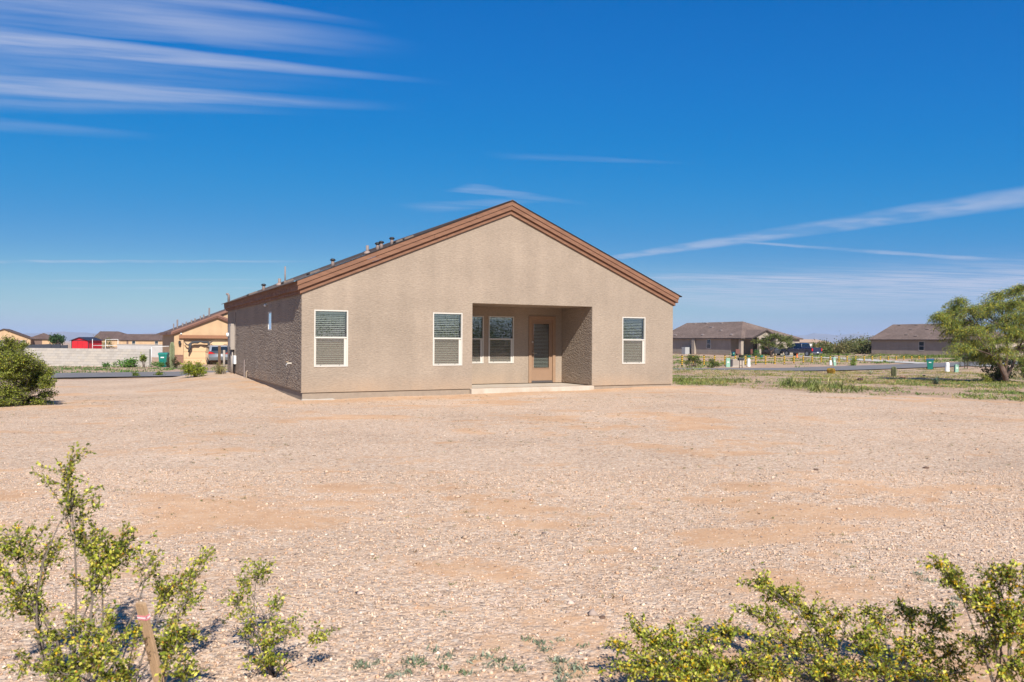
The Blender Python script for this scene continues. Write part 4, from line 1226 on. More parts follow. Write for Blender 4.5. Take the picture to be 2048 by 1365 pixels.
# --- right, the house behind the big tree
c2 = at(1956, 700, 120.0); zb2 = gz(c2.x, c2.y)
h2 = thing('house', 'grey-tan house with plain brown gable roof behind the feathery tree', 'house', (c2.x, c2.y, zb2 - .05), TH)
L2 = along(1743, c2, V2); E2 = 2.75
w = MB(); w.box(0, WW, 0, L2, -.8, E2 + .1); w.prism([(0, E2), (WW, E2), (WW / 2, E2 + WW / 2 * SL)], 1, L2 - .1, L2)
w.build('wall', M_TANR, h2)
rf = MB(); roof_prism(rf, 0, WW, 0, L2, E2 + .1, SL, 'hip', 'gable', .4); rf.build('roof', [M_SHF, M_FASC], h2)
far_window(h2, (0, along(1837.5, c2, V2), .85), 1.0, 1.5, 'y')
far_window(h2, (.6, -.02, .85), 1.2, 1.5, 'x')
for px, fr in ((1799, .93), (1833, .93), (1868, .93), (1822, .6), (1855, .6), (1813, .25), (1832, .15), (1887, .15)):
    u = fr * WW / 2; o_ = Vector((c2.x + u * CT, c2.y + u * ST, 0)); v = along(px, o_, V2)
    if v < 0 or v > L2: continue
    q = link('roof_vent', None, h2, (u, v, E2 + .1 + u * SL)); q.rotation_euler[1] = -math.atan(SL)
    MB().box(-.18, .18, -.3, .3, -.02, .1).build('hood', M_SHING, q)

# --- left, the apricot house with the garage
g0 = at(348, 731, 65.0); zg = gz(g0.x, g0.y)
h3 = thing('house', 'apricot stucco house with a garage gable across the street', 'house', (g0.x, g0.y, zg), TH)
GE = 2.72; GW = 6.7
w = MB()
gd = along(367, g0, U2)
w.box(0, GW, .25, 5.5, -.5, GE).box(0, gd, 0, .25, -.5, GE).box(gd, GW, 0, .25, 2.2, GE).box(GW - .4, GW, 0, .25, -.5, 2.2)
w.prism([(0, GE), (GW, GE), (GW / 2, GE + GW / 2 * SL)], 1, 0, .2)
w.box(0, 12.2, 5.5, 17, -.5, GE); w.prism([(0, GE), (12.2, GE), (6.1, GE + 6.1 * SL)], 1, 5.5, 5.7)
w.build('wall', M_ORA, h3)
rf = MB(); roof_prism(rf, 0, GW, 0, 6.5, GE + .12, SL, 'gable', 'gable', .25, th=.22); roof_prism(rf, 0, 12.2, 5.5, 17, GE + .124, SL, 'gable', 'gable', .25, th=.22)
rf.build('roof', [M_SHL, M_FASR], h3)
for s in (-1, 1):
    for o0, o1, pr in ((-.16, .0, .10), (.0, .16, .2)):
        pts = [(GW / 2 + s * (GW / 2 + .2), GE + .0 - .2 * SL + o0), (GW / 2 + s * (GW / 2 + .2), GE - .2 * SL + o1), (GW / 2, GE + GW / 2 * SL + o1), (GW / 2, GE + GW / 2 * SL + o0)]
        if s > 0: pts = pts[::-1]
        MB().prism(pts, 1, -pr - .1, .0).build('rake_board', M_FASR, h3)
M_GDOOR = mat('garage_door_paint', (.60, .40, .225), .6, var=.05, vscale=2)
gdo = link('garage_door', None, h3, (gd, .16, 0))
for i in range(4): MB().box(0.01, GW - .4 - gd, 0, .05, .54 * i + .008, .54 * i + .53).build('door_panel', M_GDOOR, gdo, bevel=.01)
MB().box(gd - .35, GW + .1, -.16, .0, 2.2, 2.48).build('header_beam', mat('header_brown', (.28, .125, .06), .7, var=.1), h3)
MB().box(.0, gd - .03, -.07, .0, -.4, .75).box(.0, gd - .03, -.1, .0, .75, .83).build('wainscot', mat('wainscot_brick', (.22, .11, .075), .8, var=.3, vscale=9, bump=.6, bscale=14), h3)
lm = link('wall_lamp', None, h3, (along(359, g0, U2), -.1, 1.75))
MB().box(-.04, .04, 0, .1, -.05, .2).build('bracket', M_DARKMET, lm)
MB().lathe([(.05, -.05), (.1, .02), (.1, .2), (.13, .22), (.02, .32)], 8, (0, -.1, -.05)).build('lantern', M_DARKMET, lm)
MB().box(-.06, .06, -.1, 0, 0, .1).build('camera', M_WHITE, h3, loc=(along(362, g0, U2), 0, 2.55))
for i, px in enumerate((351, 357, 369, 372, 385, 388, 405, 407, 416)):
    u = .35 + i * .33; o_ = Vector((g0.x + u * CT, g0.y + u * ST, 0))
    MB().tube([(0, 0, -.1), (0, 0, (.55, .8, .3, .3, .3, .3, .35, .35, .8)[i])], .07 if i % 3 else .05, 6).build('vent_pipe', M_VENTP, h3, loc=(u * 1.15, 7 + (i % 2), GE + .1 + u * 1.15 * SL))
# dark drooping tubes added under the header
frm = thing('form', 'dark drooping swag hanging under the brown garage header', 'drape', (g0.x, g0.y, zg), TH)
def gpt(zx, zy, out=-.22):                     # a point before the garage front, from the enlarged photograph
    px, py = 300 + zx / 8.03, 600 + zy / 8.03
    u = along(px, g0, U2); Yd = g0.y + u * ST; return (u, out, at(px, py, Yd).z - zg)
M_FORM = mat('form_dark', (.05, .05, .052), .9, var=.2, vscale=6)
MB().tube([gpt(548, 680), gpt(580, 720), gpt(610, 735), gpt(650, 705), gpt(700, 688), gpt(760, 690), gpt(800, 675), gpt(860, 688), gpt(930, 690), gpt(960, 700), gpt(1000, 675)], [.03, .05, .06, .09, .11, .12, .07, .11, .09, .06, .03], 7).build('form_roll', M_FORM, frm, True)
MB().tube([gpt(650, 700), gpt(640, 760), gpt(615, 850)], [.1, .13, .05], 7).build('tail', M_FORM, frm, True)
MB().tube([gpt(935, 690), gpt(938, 750)], [.08, .1], 7).build('tail', M_FORM, frm, True)

# --- left, the far apricot houses
def far_house(name, label, px, Z, base, parts, wins, dark=(), m_roof=M_SHL, rot=TH):
    """parts: (x0, x1, y0, y1, eave, front, back, axis) boxes with roofs in the local grid"""
    p = at(px, 690, Z); o = thing(name, label, 'house', (p.x, p.y, base), rot)
    for (x0, x1, y0, y1, e, fr, bk, axis) in parts:
        w = MB(); w.box(x0, x1, y0, y1, -.5, e + .05)
        if axis == 'y':
            if fr == 'gable': w.prism([(x0, e), (x1, e), ((x0 + x1) / 2, e + (x1 - x0) / 2 * SL)], 1, y0, y0 + .1)
        w.build('wall', M_ORA, o)
        rf = MB(); roof_prism(rf, x0, x1, y0, y1, e + .05, SL, fr, bk, .4, axis); rf.build('roof', [m_roof, M_FASC], o)
    for x, y, z, ww, hh in wins: far_window(o, (x, y - .02, z), ww, hh, 'x')
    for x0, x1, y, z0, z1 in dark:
        MB().box(x0, x1, y - .02, y + .02, z0, z1).build('patio_shade_panel', mat('patio_shade', (.16, .10, .075), .9), o)  # flat dark panel on the wall, coloured as patio shade; no recess behind
    return o


far_house('house', 'far apricot house with a shaded patio under its gable at the left edge', 61, 212.0, -1.25,
          [(-12.2, 0, 0, 14, 2.75, 'gable', 'gable', 'y'), (-1, 6.0, 4, 13, 2.75, 'hip', 'hip', 'y')], [(-7.4, -.06, .7, 1.2, 1.5), (-2.4, -.06, .7, 1.2, 1.5)], [(-9.0, -.9, 0, -.2, 2.3), (.4, 2.4, 4, -.2, 2.4)])
far_house('house', 'far apricot house with long dark roof behind the bare tree', 186, 255.0, -1.3,
          [(0, 11.5, 0, 12, 2.75, 'gable', 'hip', 'x'), (9.5, 26, -2.5, 6, 2.6, 'gable', 'gable', 'x')], [(9.2, 0, .6, 1.1, 1.6), (13.3, -2.5, .5, 1.1, 1.7), (20.5, -2.5, .5, 1.1, 1.7)], [(11.6, 12.2, -2.5, -.2, 2.5)], rot=R(4))
far_house('house', 'far apricot gable peeking over the long dark roof beside the garage house', 331, 300.0, -1.3,
          [(-6, 4, 0, 14, 3.4, 'gable', 'gable', 'y')], [])

# ------------------------------------------------------------------ block walls
M_BLOCK = [mat('block_%s' % k, c, .92, var=.1, vscale=7, bump=.4, bscale=40) for k, c in (('pale', (.46, .42, .375)), ('mid', (.42, .38, .335)), ('warm', (.48, .43, .37)))]
M_MORTAR = mat('mortar', (.33, .30, .26), .95)


def block_wall(label, pa, pb, rows, z0, name='block_wall'):
    pa, pb = Vector(pa), Vector(pb); d = pb - pa; ln = d.to_2d().length; ang = math.atan2(d.y, d.x)
    o = thing(name, label, 'wall', (pa.x, pa.y, z0), ang)
    n = int(ln / .4); bw, bh = .4, .2
    mes = []
    for mm in M_BLOCK:
        b = MB().box(.006, bw - .006, -.1, .1, .006, bh - .006); mes.append(b.mesh('block', mm))
    half = MB().box(.006, bw / 2 - .006, -.1, .1, .006, bh - .006).mesh('half_block', M_BLOCK[0])
    MB().box(0, n * bw, -.088, .088, -.6, rows * bh - .004).build('mortar_core', M_MORTAR, o)
    for r in range(rows):
        off = bw / 2 if r % 2 else 0
        if off:
            link('block', half, o, (0, 0, r * bh)); link('block', half, o, (n * bw - bw / 2, 0, r * bh))
        for i in range(n if not off else n - 1):
            link('block', mes[random.randrange(3)], o, (off + i * bw, 0, r * bh))
    return o


wa, wb = at(48, 733, 61.5), at(304, 735, 58.0)
block_wall('pale concrete block wall across the street', wa, wb, 7, at(180, 734, 59.7).z - .03)
wc, wd = at(236, 700, 96.0), at(335, 700, 92.0)
ww_ = thing('block_wall', 'whitish far block wall behind the teal bin', 'wall', (wc.x, wc.y, gz(wc.x, wc.y)), math.atan2(wd.y - wc.y, wd.x - wc.x))
MB().box(0, (wd - wc).to_2d().length, -.1, .1, -.5, at(280, 691, 94).z - gz(wc.x, wc.y)).build('wall_face', mat('block_whitish', (.54, .51, .48), .9, var=.1, vscale=2), ww_)
MB().box(-.02, (wd - wc).to_2d().length + .02, -.14, .14, at(280, 691, 94).z - gz(wc.x, wc.y), at(280, 691, 94).z - gz(wc.x, wc.y) + .08).build('wall_cap', M_BLOCK[0], ww_)

# ------------------------------------------------------------------ red shed, frames, fences on the left
ps = at(143, 690, 116.0); zs = gz(ps.x, ps.y)
sh = thing('shed', 'bright red garden shed with dark trim beyond the block wall', 'shed', (ps.x, ps.y, zs), R(-8))
M_RED = mat('shed_red', (.52, .012, .02), .6, var=.08, vscale=3)
M_NAVY = mat('shed_trim', (.02, .022, .04), .6)
sw_, sd_, shh = 2.75, 3.0, at(143, 681.2, 116).z - zs
MB().box(0, sw_, 0, sd_, -.2, shh).prism([(0, shh), (sw_, shh), (sw_ / 2, shh + .42)], 1, 0, sd_).build('walls', M_RED, sh)
for s in (0, 1):
    X = (lambda x: x) if not s else (lambda x: sw_ - x)
    MB().poly([(X(-.2), -.2, shh - .06), (X(sw_ / 2), -.2, shh + .46), (X(sw_ / 2), sd_ + .2, shh + .46), (X(-.2), sd_ + .2, shh - .06)]).poly([(X(-.2), -.2, shh - .14), (X(sw_ / 2), -.2, shh + .38), (X(sw_ / 2), -.2, shh + .46), (X(-.2), -.2, shh - .06)]).build('roof_sheet', M_NAVY, sh)
MB().box(-.02, .06, -.03, 0, 0, shh).box(sw_ - .06, sw_ + .02, -.03, 0, 0, shh).box(.06, sw_ - .06, -.03, 0, shh - .08, shh).build('corner_trim', M_NAVY, sh)
for q in (.36, .64): MB().box(sw_ * q - .01, sw_ * q + .01, -.015, 0, 0, shh - .1).build('door_seam', mat('shed_red_dark', (.30, .01, .015), .6), sh)
M_WPIPE = mat('white_pipe', (.74, .73, .70), .45)


def pipe_run(name, label, cat, pts2, r, m, Z):
    """a frame of pipes; pts2: polylines in pixels of the photograph at distance Z"""
    p0 = at(*pts2[0][0], Z); b = Vector((p0.x, p0.y, gz(p0.x, p0.y)))
    o = thing(name, label, cat, b)
    for ln in pts2:
        MB().tube([at(px, py, Z) - b for px, py in ln], r, 6).build('pipe' if abs(ln[0][0] - ln[-1][0]) < 2 else 'rail', m, o, True)
    return o


pipe_run('pipe_frame', 'white pipe frame standing beyond the block wall by the bare tree', 'frame', [[(185, 679), (185, 712)], [(211, 680), (211, 712)], [(236, 680), (236, 712)], [(211, 680.5), (236, 680)], [(185, 692), (236, 692)]], .032, M_WPIPE, 100.0)
pipe_run('rail_fence', 'white two-rail pipe fence between block wall and teal bin', 'fence', [[(299, 694.8), (338, 693.5)], [(303, 714), (341, 713)], [(303, 694.5), (303, 736)]], .022, M_WPIPE, 63.0)
for i, (x0, x1, y0, y1, y2) in enumerate(((48, 102, 691, 689, 697), (100, 121, 690, 689.5, 697), (118, 135, 692, 691, 697))):
    p, q = at(x0, y0, 92 + i * 3), at(x1, y1, 92 + i * 3); b = Vector((p.x, p.y, gz(p.x, p.y)))
    o = thing('screen_fence', ('long dark screened fence panel before the far left house', 'middle dark screened fence panel before the round dark tree', 'short dark screened fence panel nearest the red shed')[i], 'fence', b, math.atan2(q.y - p.y, q.x - p.x))
    ln = (q - p).to_2d().length; h = p.z - b.z; h2_ = q.z - b.z
    MB().prism([(0, .0), (ln, .0), (ln, h2_), (0, h)], 1, -.02, .02).build('mesh_panel', mat('screen_cloth', (.035, .04, .055), .8), o)
    for k in range(3): MB().tube([(ln * k / 2, .05, -.1), (ln * k / 2, .05, h + .05)], .03, 6).build('post', M_DARKMET, o)

# ------------------------------------------------------------------ street furniture and small things
M_TEAL = mat('bin_teal', (.006, .17, .135), .45, var=.06, vscale=3)
M_LID = mat('bin_lid_blue', (.015, .06, .17), .45)
M_TYRE = mat('tyre', (.02, .02, .022), .85)


def wheelie(px, py, hpx, label, lid=None, rot=0.0, Z=None):
    p = foot(px, py)
    if Z: p = at(px, py, Z); p.z = gz(p.x, p.y)
    H_ = hpx * mper(p); s = H_ / 1.05
    o = thing('wheelie_bin', label, 'bin', p, rot)
    b = MB(); k = 0
    lo, hi = (-.21, .21, -.24, .22), (-.29, .29, -.33, .32)
    def ring(q, z): return [(q[0] * s, q[2] * s, z * s), (q[1] * s, q[2] * s, z * s), (q[1] * s, q[3] * s, z * s), (q[0] * s, q[3] * s, z * s)]
    A, B = ring(lo, .03), ring(hi, .92)
    b.poly(A[::-1])
    for i in range(4): j = (i + 1) % 4; b.poly([A[i], A[j], B[j], B[i]])
    b.poly(B)
    rim = ring((-.31, .31, -.35, .34), .88); rim2 = ring((-.31, .31, -.35, .34), .94)
    for i in range(4): j = (i + 1) % 4; b.poly([rim[i], rim[j], rim2[j], rim2[i]])
    b.poly(rim[::-1]); b.poly(rim2)
    b.build('body', M_TEAL, o)
    MB().prism([(-.36 * s, .945 * s), (.36 * s, .945 * s), (.34 * s, 1.0 * s), (.1 * s, 1.05 * s), (-.30 * s, 1.02 * s)], 0, -.32 * s, .32 * s).build('lid', lid or M_TEAL, o, bevel=.01)
    MB().tube([(-.28 * s, .38 * s, .92 * s), (.28 * s, .38 * s, .92 * s)], .018 * s, 6).build('handle', M_TEAL, o)
    for sx in (-.27, .27):
        MB().lathe([(.13 * s, -.03 * s), (.13 * s, .03 * s)], 14).build('wheel', M_TYRE, o, False, (sx * s, .22 * s, .13 * s)).rotation_euler[1] = R(90)
    MB().box(-.13 * s, .09 * s, -.335 * s, -.30 * s, .66 * s, .74 * s).build('sticker', M_WHITE, o)
    return o


wheelie(327.5, 735.5, 29.5, 'teal wheeled bin at the end of the block wall', rot=R(10))
wheelie(1860, 740.5, 22, 'teal wheeled bin with a blue lid at the street edge', M_LID, R(-25))
wheelie(1941, 713.5, 13.5, 'small far teal bin beside the house behind the tree', rot=R(-20), Z=112.0)
wheelie(1466, 712, 9, 'dark bin by the corner of the porch', M_LID, R(20), Z=114.0)

M_YEL = mat('post_yellow', (.72, .42, .015), .5); M_BLK = mat('post_black', (.018, .018, .02), .55)
posts_z = [70, 135, 197, 258, 318, 378, 437, 496, 553, 607, 662, 717, 771, 823, 875, 927, 977, 1025, 1074, 1124, 1170, 1217, 1263, 1309, 1353, 1398, 1441, 1476]
ords = 'first second third fourth fifth sixth seventh eighth ninth tenth eleventh twelfth thirteenth fourteenth fifteenth sixteenth seventeenth eighteenth nineteenth twentieth twenty-first twenty-second twenty-third twenty-fourth twenty-fifth twenty-sixth twenty-seventh twenty-eighth'.split()
PH = 1.0
pm = MB().tube([(0, 0, -.3), (0, 0, PH)], .075, 10).mesh('post', M_BLK)
bm_ = MB().lathe([(.079, 0), (.079, .085)], 10).mesh('band', M_YEL)
tops = []
for i, zx in enumerate(posts_z):
    px = 1340 + zx / 2.893; t = i / (len(posts_z) - 1)
    Z = 72.0 + 20.0 * t
    topy = 711.2 + 1.3 * t
    tp = at(px, topy, Z); b = Vector((tp.x, tp.y, tp.z - PH))
    o = thing('striped_post', '%s yellow and black striped post counted from the near house corner' % ords[i], 'post', b, 0, 'striped posts in a row across the street')
    link('post', pm, o)
    for k in range(5): link('band', bm_, o, (0, 0, .12 + k * .18))
    tops.append(b)
for hgt, lab in ((.78, 'upper yellow rope strung along the striped posts'), (.42, 'lower yellow rope strung along the striped posts')):
    r_ = thing('rope', lab, 'rope', tops[0])
    for a_, b_ in zip(tops, tops[1:]):
        m_ = (a_ + b_) / 2 + Vector((0, 0, -.05))
        MB().tube([a_ + Vector((0, -.06, hgt)) - tops[0], m_ + Vector((0, -.06, hgt)) - tops[0], b_ + Vector((0, -.06, hgt)) - tops[0]], .011, 4).build('rope_span', mat('rope_yellow', (.5, .33, .08), .8), r_)


def pedestal(px, py, hpx, wpx, label, m, kind='post', Z=None):
    p = foot(px, py)
    if Z: p = at(px, py, Z); p.z = gz(p.x, p.y)
    k = mper(p); h, r = hpx * k, wpx * k / 2
    o = thing('utility_pedestal', label, 'pedestal', p)
    if kind == 'round':
        MB().lathe([(r * 1.08, -.1), (r * 1.08, .1), (r, .11), (r, h * .88), (r * .8, h * .97), (r * .3, h)], 14).build('cover', m, o, True)
        MB().lathe([(r * 1.03, h * .62), (r * 1.03, h * .66)], 14).build('seam_ring', m, o)
    else:
        MB().box(-r, r, -r * .8, r * .8, -.1, h * .86).build('cabinet', m, o, bevel=.02)
        MB().prism([(-r * 1.08, h * .86), (r * 1.08, h * .86), (r * .8, h), (-r * .8, h)], 1, -r * .9, r * .9).build('cap', m, o, bevel=.015)
        MB().box(-r * .5, r * .5, -r * .83, -r * .8, h * .5, h * .62).build('label_plate', M_WHITE, o)
    return o


M_MINT = mat('pedestal_green', (.24, .42, .31), .55, var=.08); M_PWHITE = mat('pedestal_white', (.66, .65, .60), .5, var=.05)
pedestal(1455.5, 735.5, 18, 8, 'pale green utility box beside the beige transformer', M_MINT)
pedestal(1497.5, 734.5, 16.5, 6.5, 'round white utility post right of the beige transformer', M_PWHITE, 'round')
pedestal(1661, 731.5, 10, 4.5, 'short whitish utility post among the striped posts', M_PWHITE, 'round')
pedestal(1669.5, 732.5, 16.5, 5, 'pale green utility post leaning among the striped posts', M_MINT).rotation_euler = (0, R(-6), 0)
pedestal(1894.5, 745, 19.5, 8, 'tall round white utility post right of the blue-lidded bin', M_PWHITE, 'round')
pedestal(1912.5, 745.7, 15.5, 7, 'short pale green utility box right of the round white post', M_MINT)
pt = foot(1474, 734.5); k = mper(pt)
tr = thing('transformer', 'beige electrical transformer box behind the black mailbox', 'transformer', pt, R(12))
M_BEIGE = mat('transformer_beige', (.40, .33, .27), .6, var=.06); wd_ = 25 * k; hg = 15 * k
MB().box(-wd_ / 2, wd_ / 2, -.3, .5, .05, hg * .9).build('cabinet', M_BEIGE, tr, bevel=.02)
MB().box(-wd_ / 2 - .03, wd_ / 2 + .03, -.34, .54, hg * .9, hg).build('lid', M_BEIGE, tr, bevel=.02)
MB().box(-wd_ / 2 + .04, 0, -.315, -.3, .15, hg * .8).build('door', mat('transformer_door', (.30, .25, .21), .6), tr)
MB().box(-wd_ / 2 - .15, wd_ / 2 + .15, -.5, .65, -.15, .05).build('pad', M_CONC, tr)


def mailbox(px, py, hpx, label, rot=0):
    p = foot(px, py); k = mper(p); h = hpx * k
    o = thing('mailbox', label, 'mailbox', p, rot)
    w_ = 10.5 * k / 2
    prof = [(-.16, h * .74), (.16, h * .74), (.16, h * .9), (.11, h * .98), (0, h), (-.11, h * .98), (-.16, h * .9)]
    MB().prism(prof, 0, -w_, w_).build('box', M_BLK, o)
    for s in (-1, 1): MB().tube([(s * w_ * .55, 0, -.1), (s * w_ * .5, 0, h * .75)], .03, 6).build('leg', mat('rusty_leg', (.07, .045, .035), .8), o)
    MB().tube([(-w_ * .52, 0, h * .3), (w_ * .52, 0, h * .3)], .02, 6).build('brace', MATS['rusty_leg'], o)
    MB().box(w_, w_ + .02, -.06, -.02, h * .9, h * 1.02).build('flag', M_BLK, o)


mailbox(1481.5, 738.5, 22, 'black mailbox on two legs in front of the beige transformer', R(6))
mailbox(1932, 739, 25, 'black mailbox on two legs near the feathery tree', R(4))


# ------------------------------------------------------------------ cacti, agaves, rocks
def cactus(px, py, hpx, wpx, label, m, name='barrel_cactus', ribs=22, spines=600, col=('c9b98a',), rough_top=.62):
    p = foot(px, py); k = mper(p); h, r = hpx * k, wpx * k / 2
    o = thing(name, label, 'cactus', p)
    prof = [(r * .82, -.05), (r * .95, h * .12), (r, h * .35), (r, h * .7), (r * .9, h * .86), (r * .62, h * .96), (r * .25, h)]
    MB().lathe(prof, ribs * 2, ribs=1, depth=.22).build('stem', m, o)
    n = spines; t = rng.integers(0, ribs, n) * (2 * math.pi / ribs); s = rng.random(n) ** .8
    rr = np.interp(s * h, [q[1] for q in prof], [q[0] for q in prof])
    P = np.stack([np.cos(t) * rr, np.sin(t) * rr, s * h], 1); A = unit(np.stack([np.cos(t), np.sin(t), rng.normal(.2, .6, n)], 1) + rng.normal(0, .5, (n, 3)))
    link('spines', leaf_mesh('spines', P + A * r * .08, A, r * .22, r * .035, pick(col, n, .15), M_LEAF), o)
    return o


M_CACT = mat('cactus_green', (.115, .125, .06), .8, var=.2, vscale=8)
M_SAG = mat('saguaro_green', (.17, .19, .10), .8, var=.25, vscale=5)
cactus(1787.5, 755, 21, 10, 'stout ribbed barrel cactus on the dirt before the street', M_CACT)
cactus(344, 738, 53, 9.5, 'tall ribbed saguaro beside the teal bin', M_SAG, 'saguaro', 16, 1200)
cactus(1662, 748.5, 11, 14, 'round golden barrel cactus with dense yellow spines', mat('golden_cactus', (.30, .22, .05), .8), 'golden_barrel_cactus', 22, 2500, ('d0a030', 'b88a22', 'e0b848'))


def agave(px, py, hpx, n, label, palette, spread=.9, Z=None):
    p = foot(px, py); k = mper(p); h = hpx * k
    o = thing('agave', label, 'agave', p)
    for i in range(n):
        a = i * 2.39996; el = R(18 + 68 * (i / n)); ln = h * random.uniform(.85, 1.1) * (1.05 if el > R(40) else .95)
        d = Vector((math.cos(a) * math.cos(el) * spread, math.sin(a) * math.cos(el) * spread, math.sin(el))).normalized(); s = d.cross(Vector((0, 0, 1)))
        s = s.normalized() if s.length > .01 else Vector((1, 0, 0)); up = s.cross(d)
        w0 = ln * .085
        pts = []
        for t, wf in ((0, .8), (.35, 1.0), (.7, .7), (1, .02)):
            c = d * ln * t - Vector((0, 0, 1)) * (.1 * ln * t * t); pts.append((c - s * w0 * wf + up * w0 * .35 * wf, c - up * w0 * .1, c + s * w0 * wf + up * w0 * .35 * wf))
        mb = MB()
        for q in range(3):
            A, B = pts[q], pts[q + 1]
            mb.poly([A[0], A[1], B[1], B[0]]); mb.poly([A[1], A[2], B[2], B[1]])
        mb.build('leaf', palette[i % len(palette)], o, True)
    return o


M_AG = [mat('agave_a', (.075, .12, .085), .6), mat('agave_b', (.10, .15, .10), .6)]
M_AGP = [mat('agave_pale', (.42, .42, .28), .6), mat('agave_pale_b', (.33, .36, .22), .6)]
agave(1872, 770, 17, 26, 'dark spiky agave in the shade line left of the feathery tree', M_AG)
agave(1741, 750.5, 11, 16, 'small pale agave between golden and barrel cactus', M_AGP)
agave(1386, 741, 9, 12, 'small pale agave before the striped posts near the house corner', M_AGP)


def rock(px, py, wpx, label, m, flat=.6):
    p = foot(px, py); r = wpx * mper(p) / 2
    bm = bmesh.new(); bmesh.ops.create_icosphere(bm, subdivisions=2, radius=r)
    for v in bm.verts:
        v.co *= 1 + random.uniform(-.18, .18); v.co.z *= flat
    me = bpy.data.meshes.new('rock'); bm.to_mesh(me); bm.free(); me.materials.append(m)
    o = link('rock', me, None, (p.x, p.y, p.z + r * flat * .5)); tag(o, label, 'rock')


rock(1720, 762.5, 13, 'dark red-brown rock in the weeds right of the house', mat('rock_dark', (.07, .035, .03), .9, var=.3, bump=.5, bscale=8))
rock(1806, 757, 13, 'tan rock right of the barrel cactus', mat('rock_tan', (.42, .24, .15), .9, var=.3, bump=.5, bscale=8), .45)
sl_ = foot(1848, 759); ks = mper(sl_)
so = thing('path_light', 'small dark path light on a stick left of the dark agave', 'light', sl_)
MB().tube([(0, 0, -.05), (0, 0, 7 * ks)], .012, 5).build('stake', M_DARKMET, so)
MB().lathe([(.03, 6 * ks), (.075, 6.6 * ks), (.07, 7.4 * ks), (.02, 8.2 * ks)], 8).build('lamp_head', M_DARKMET, so)
for px, py, w_, lab in ((1632, 942, 10, 'dark flat stone on the gravel right of centre'), (1852, 938, 12, 'dark brown clod on the gravel at the right'), (1205, 1238, 14, 'small reddish clod of earth in the sandy foreground')):
    rock(px, py, w_, lab, mat('clod', (.13, .075, .05), .95, var=.3), .4)

# ------------------------------------------------------------------ vehicles
M_PAINT_B = mat('truck_paint', (.012, .018, .05), .25, coat=.8); M_CARGL = mat('car_glass', (.012, .016, .02), .05, spec=.9)
M_CHR = mat('chrome', (.6, .6, .62), .2, metal=1.0); M_TAIL = mat('tail_light', (.55, .012, .015), .25); M_PAINT_S = mat('van_paint', (.42, .44, .47), .3, metal=.4, coat=.6)
M_PLATE = mat('plate', (.6, .62, .65), .5); M_RIM = mat('rim', (.35, .35, .36), .35, metal=.8)


def wheel(parent, x, y, r, w_):
    o = link('wheel', None, parent, (x, y, r)); o.rotation_euler[1] = R(90)
    MB().lathe([(r * .62, -w_ / 2), (r * .95, -w_ / 2), (r, -w_ * .3), (r, w_ * .3), (r * .95, w_ / 2), (r * .62, w_ / 2)], 20).build('tyre', M_TYRE, o, True)
    MB().lathe([(r * .6, -w_ * .52), (r * .58, -w_ * .40), (r * .15, -w_ * .46), (.0, -w_ * .5)], 16).lathe([(r * .6, w_ * .52), (r * .58, w_ * .40), (r * .15, w_ * .46), (.0, w_ * .5)], 16).build('rim', M_RIM, o)


def loft_body(sections):
    """sections: list of (y, [(halfwidth, z) from bottom to top]) all alike; closed shell symmetric in x"""
    mb = MB(); n = len(sections[0][1])
    for y, pr in sections:
        mb.v += [(-w_, y, z) for w_, z in pr] + [(w_, y, z) for w_, z in reversed(pr)]
    m2 = 2 * n
    for i in range(len(sections) - 1):
        for q in range(m2):
            r_ = (q + 1) % m2; mb.f.append((i * m2 + q, i * m2 + r_, (i + 1) * m2 + r_, (i + 1) * m2 + q)); mb.m.append(0)
    mb.f.append(tuple(range(m2))); mb.f.append(tuple((len(sections) - 1) * m2 + q for q in reversed(range(m2)))); mb.m += [0, 0]
    return mb


# pickup: heads along +y (up the drive), its tail towards the street
pp = at(1634, 714, 112.0); pp = Vector((pp.x, pp.y, gz(pp.x, pp.y) + .02))
tk = thing('pickup_truck', 'dark blue crew cab pickup truck parked in the far driveway', 'truck', pp, TH)
Wh = .98
sec = lambda y, zb, zt: (y, [(Wh * .9, zb), (Wh, zb + .18), (Wh, zt - .12), (Wh * .95, zt)])
loft_body([sec(-.0, .55, 1.22), sec(.1, .5, 1.25), sec(1.9, .5, 1.25), sec(2.0, .48, 1.22), sec(4.3, .48, 1.20), sec(4.45, .48, 1.18), sec(5.6, .5, 1.12), sec(5.82, .52, .95)]).build('body', M_PAINT_B, tk)
cs = lambda y, zt, k_: (y, [(Wh * .94, 1.18), (Wh * (.94 - .14 * k_), 1.18 + (zt - 1.18) * .9), (Wh * (.90 - .16 * k_), zt)])
loft_body([cs(1.95, 1.3, .0), cs(2.15, 1.86, 1), cs(2.5, 1.92, 1), cs(3.4, 1.91, 1), cs(3.75, 1.84, 1), cs(4.55, 1.22, .1)]).build('cab', M_PAINT_B, tk)
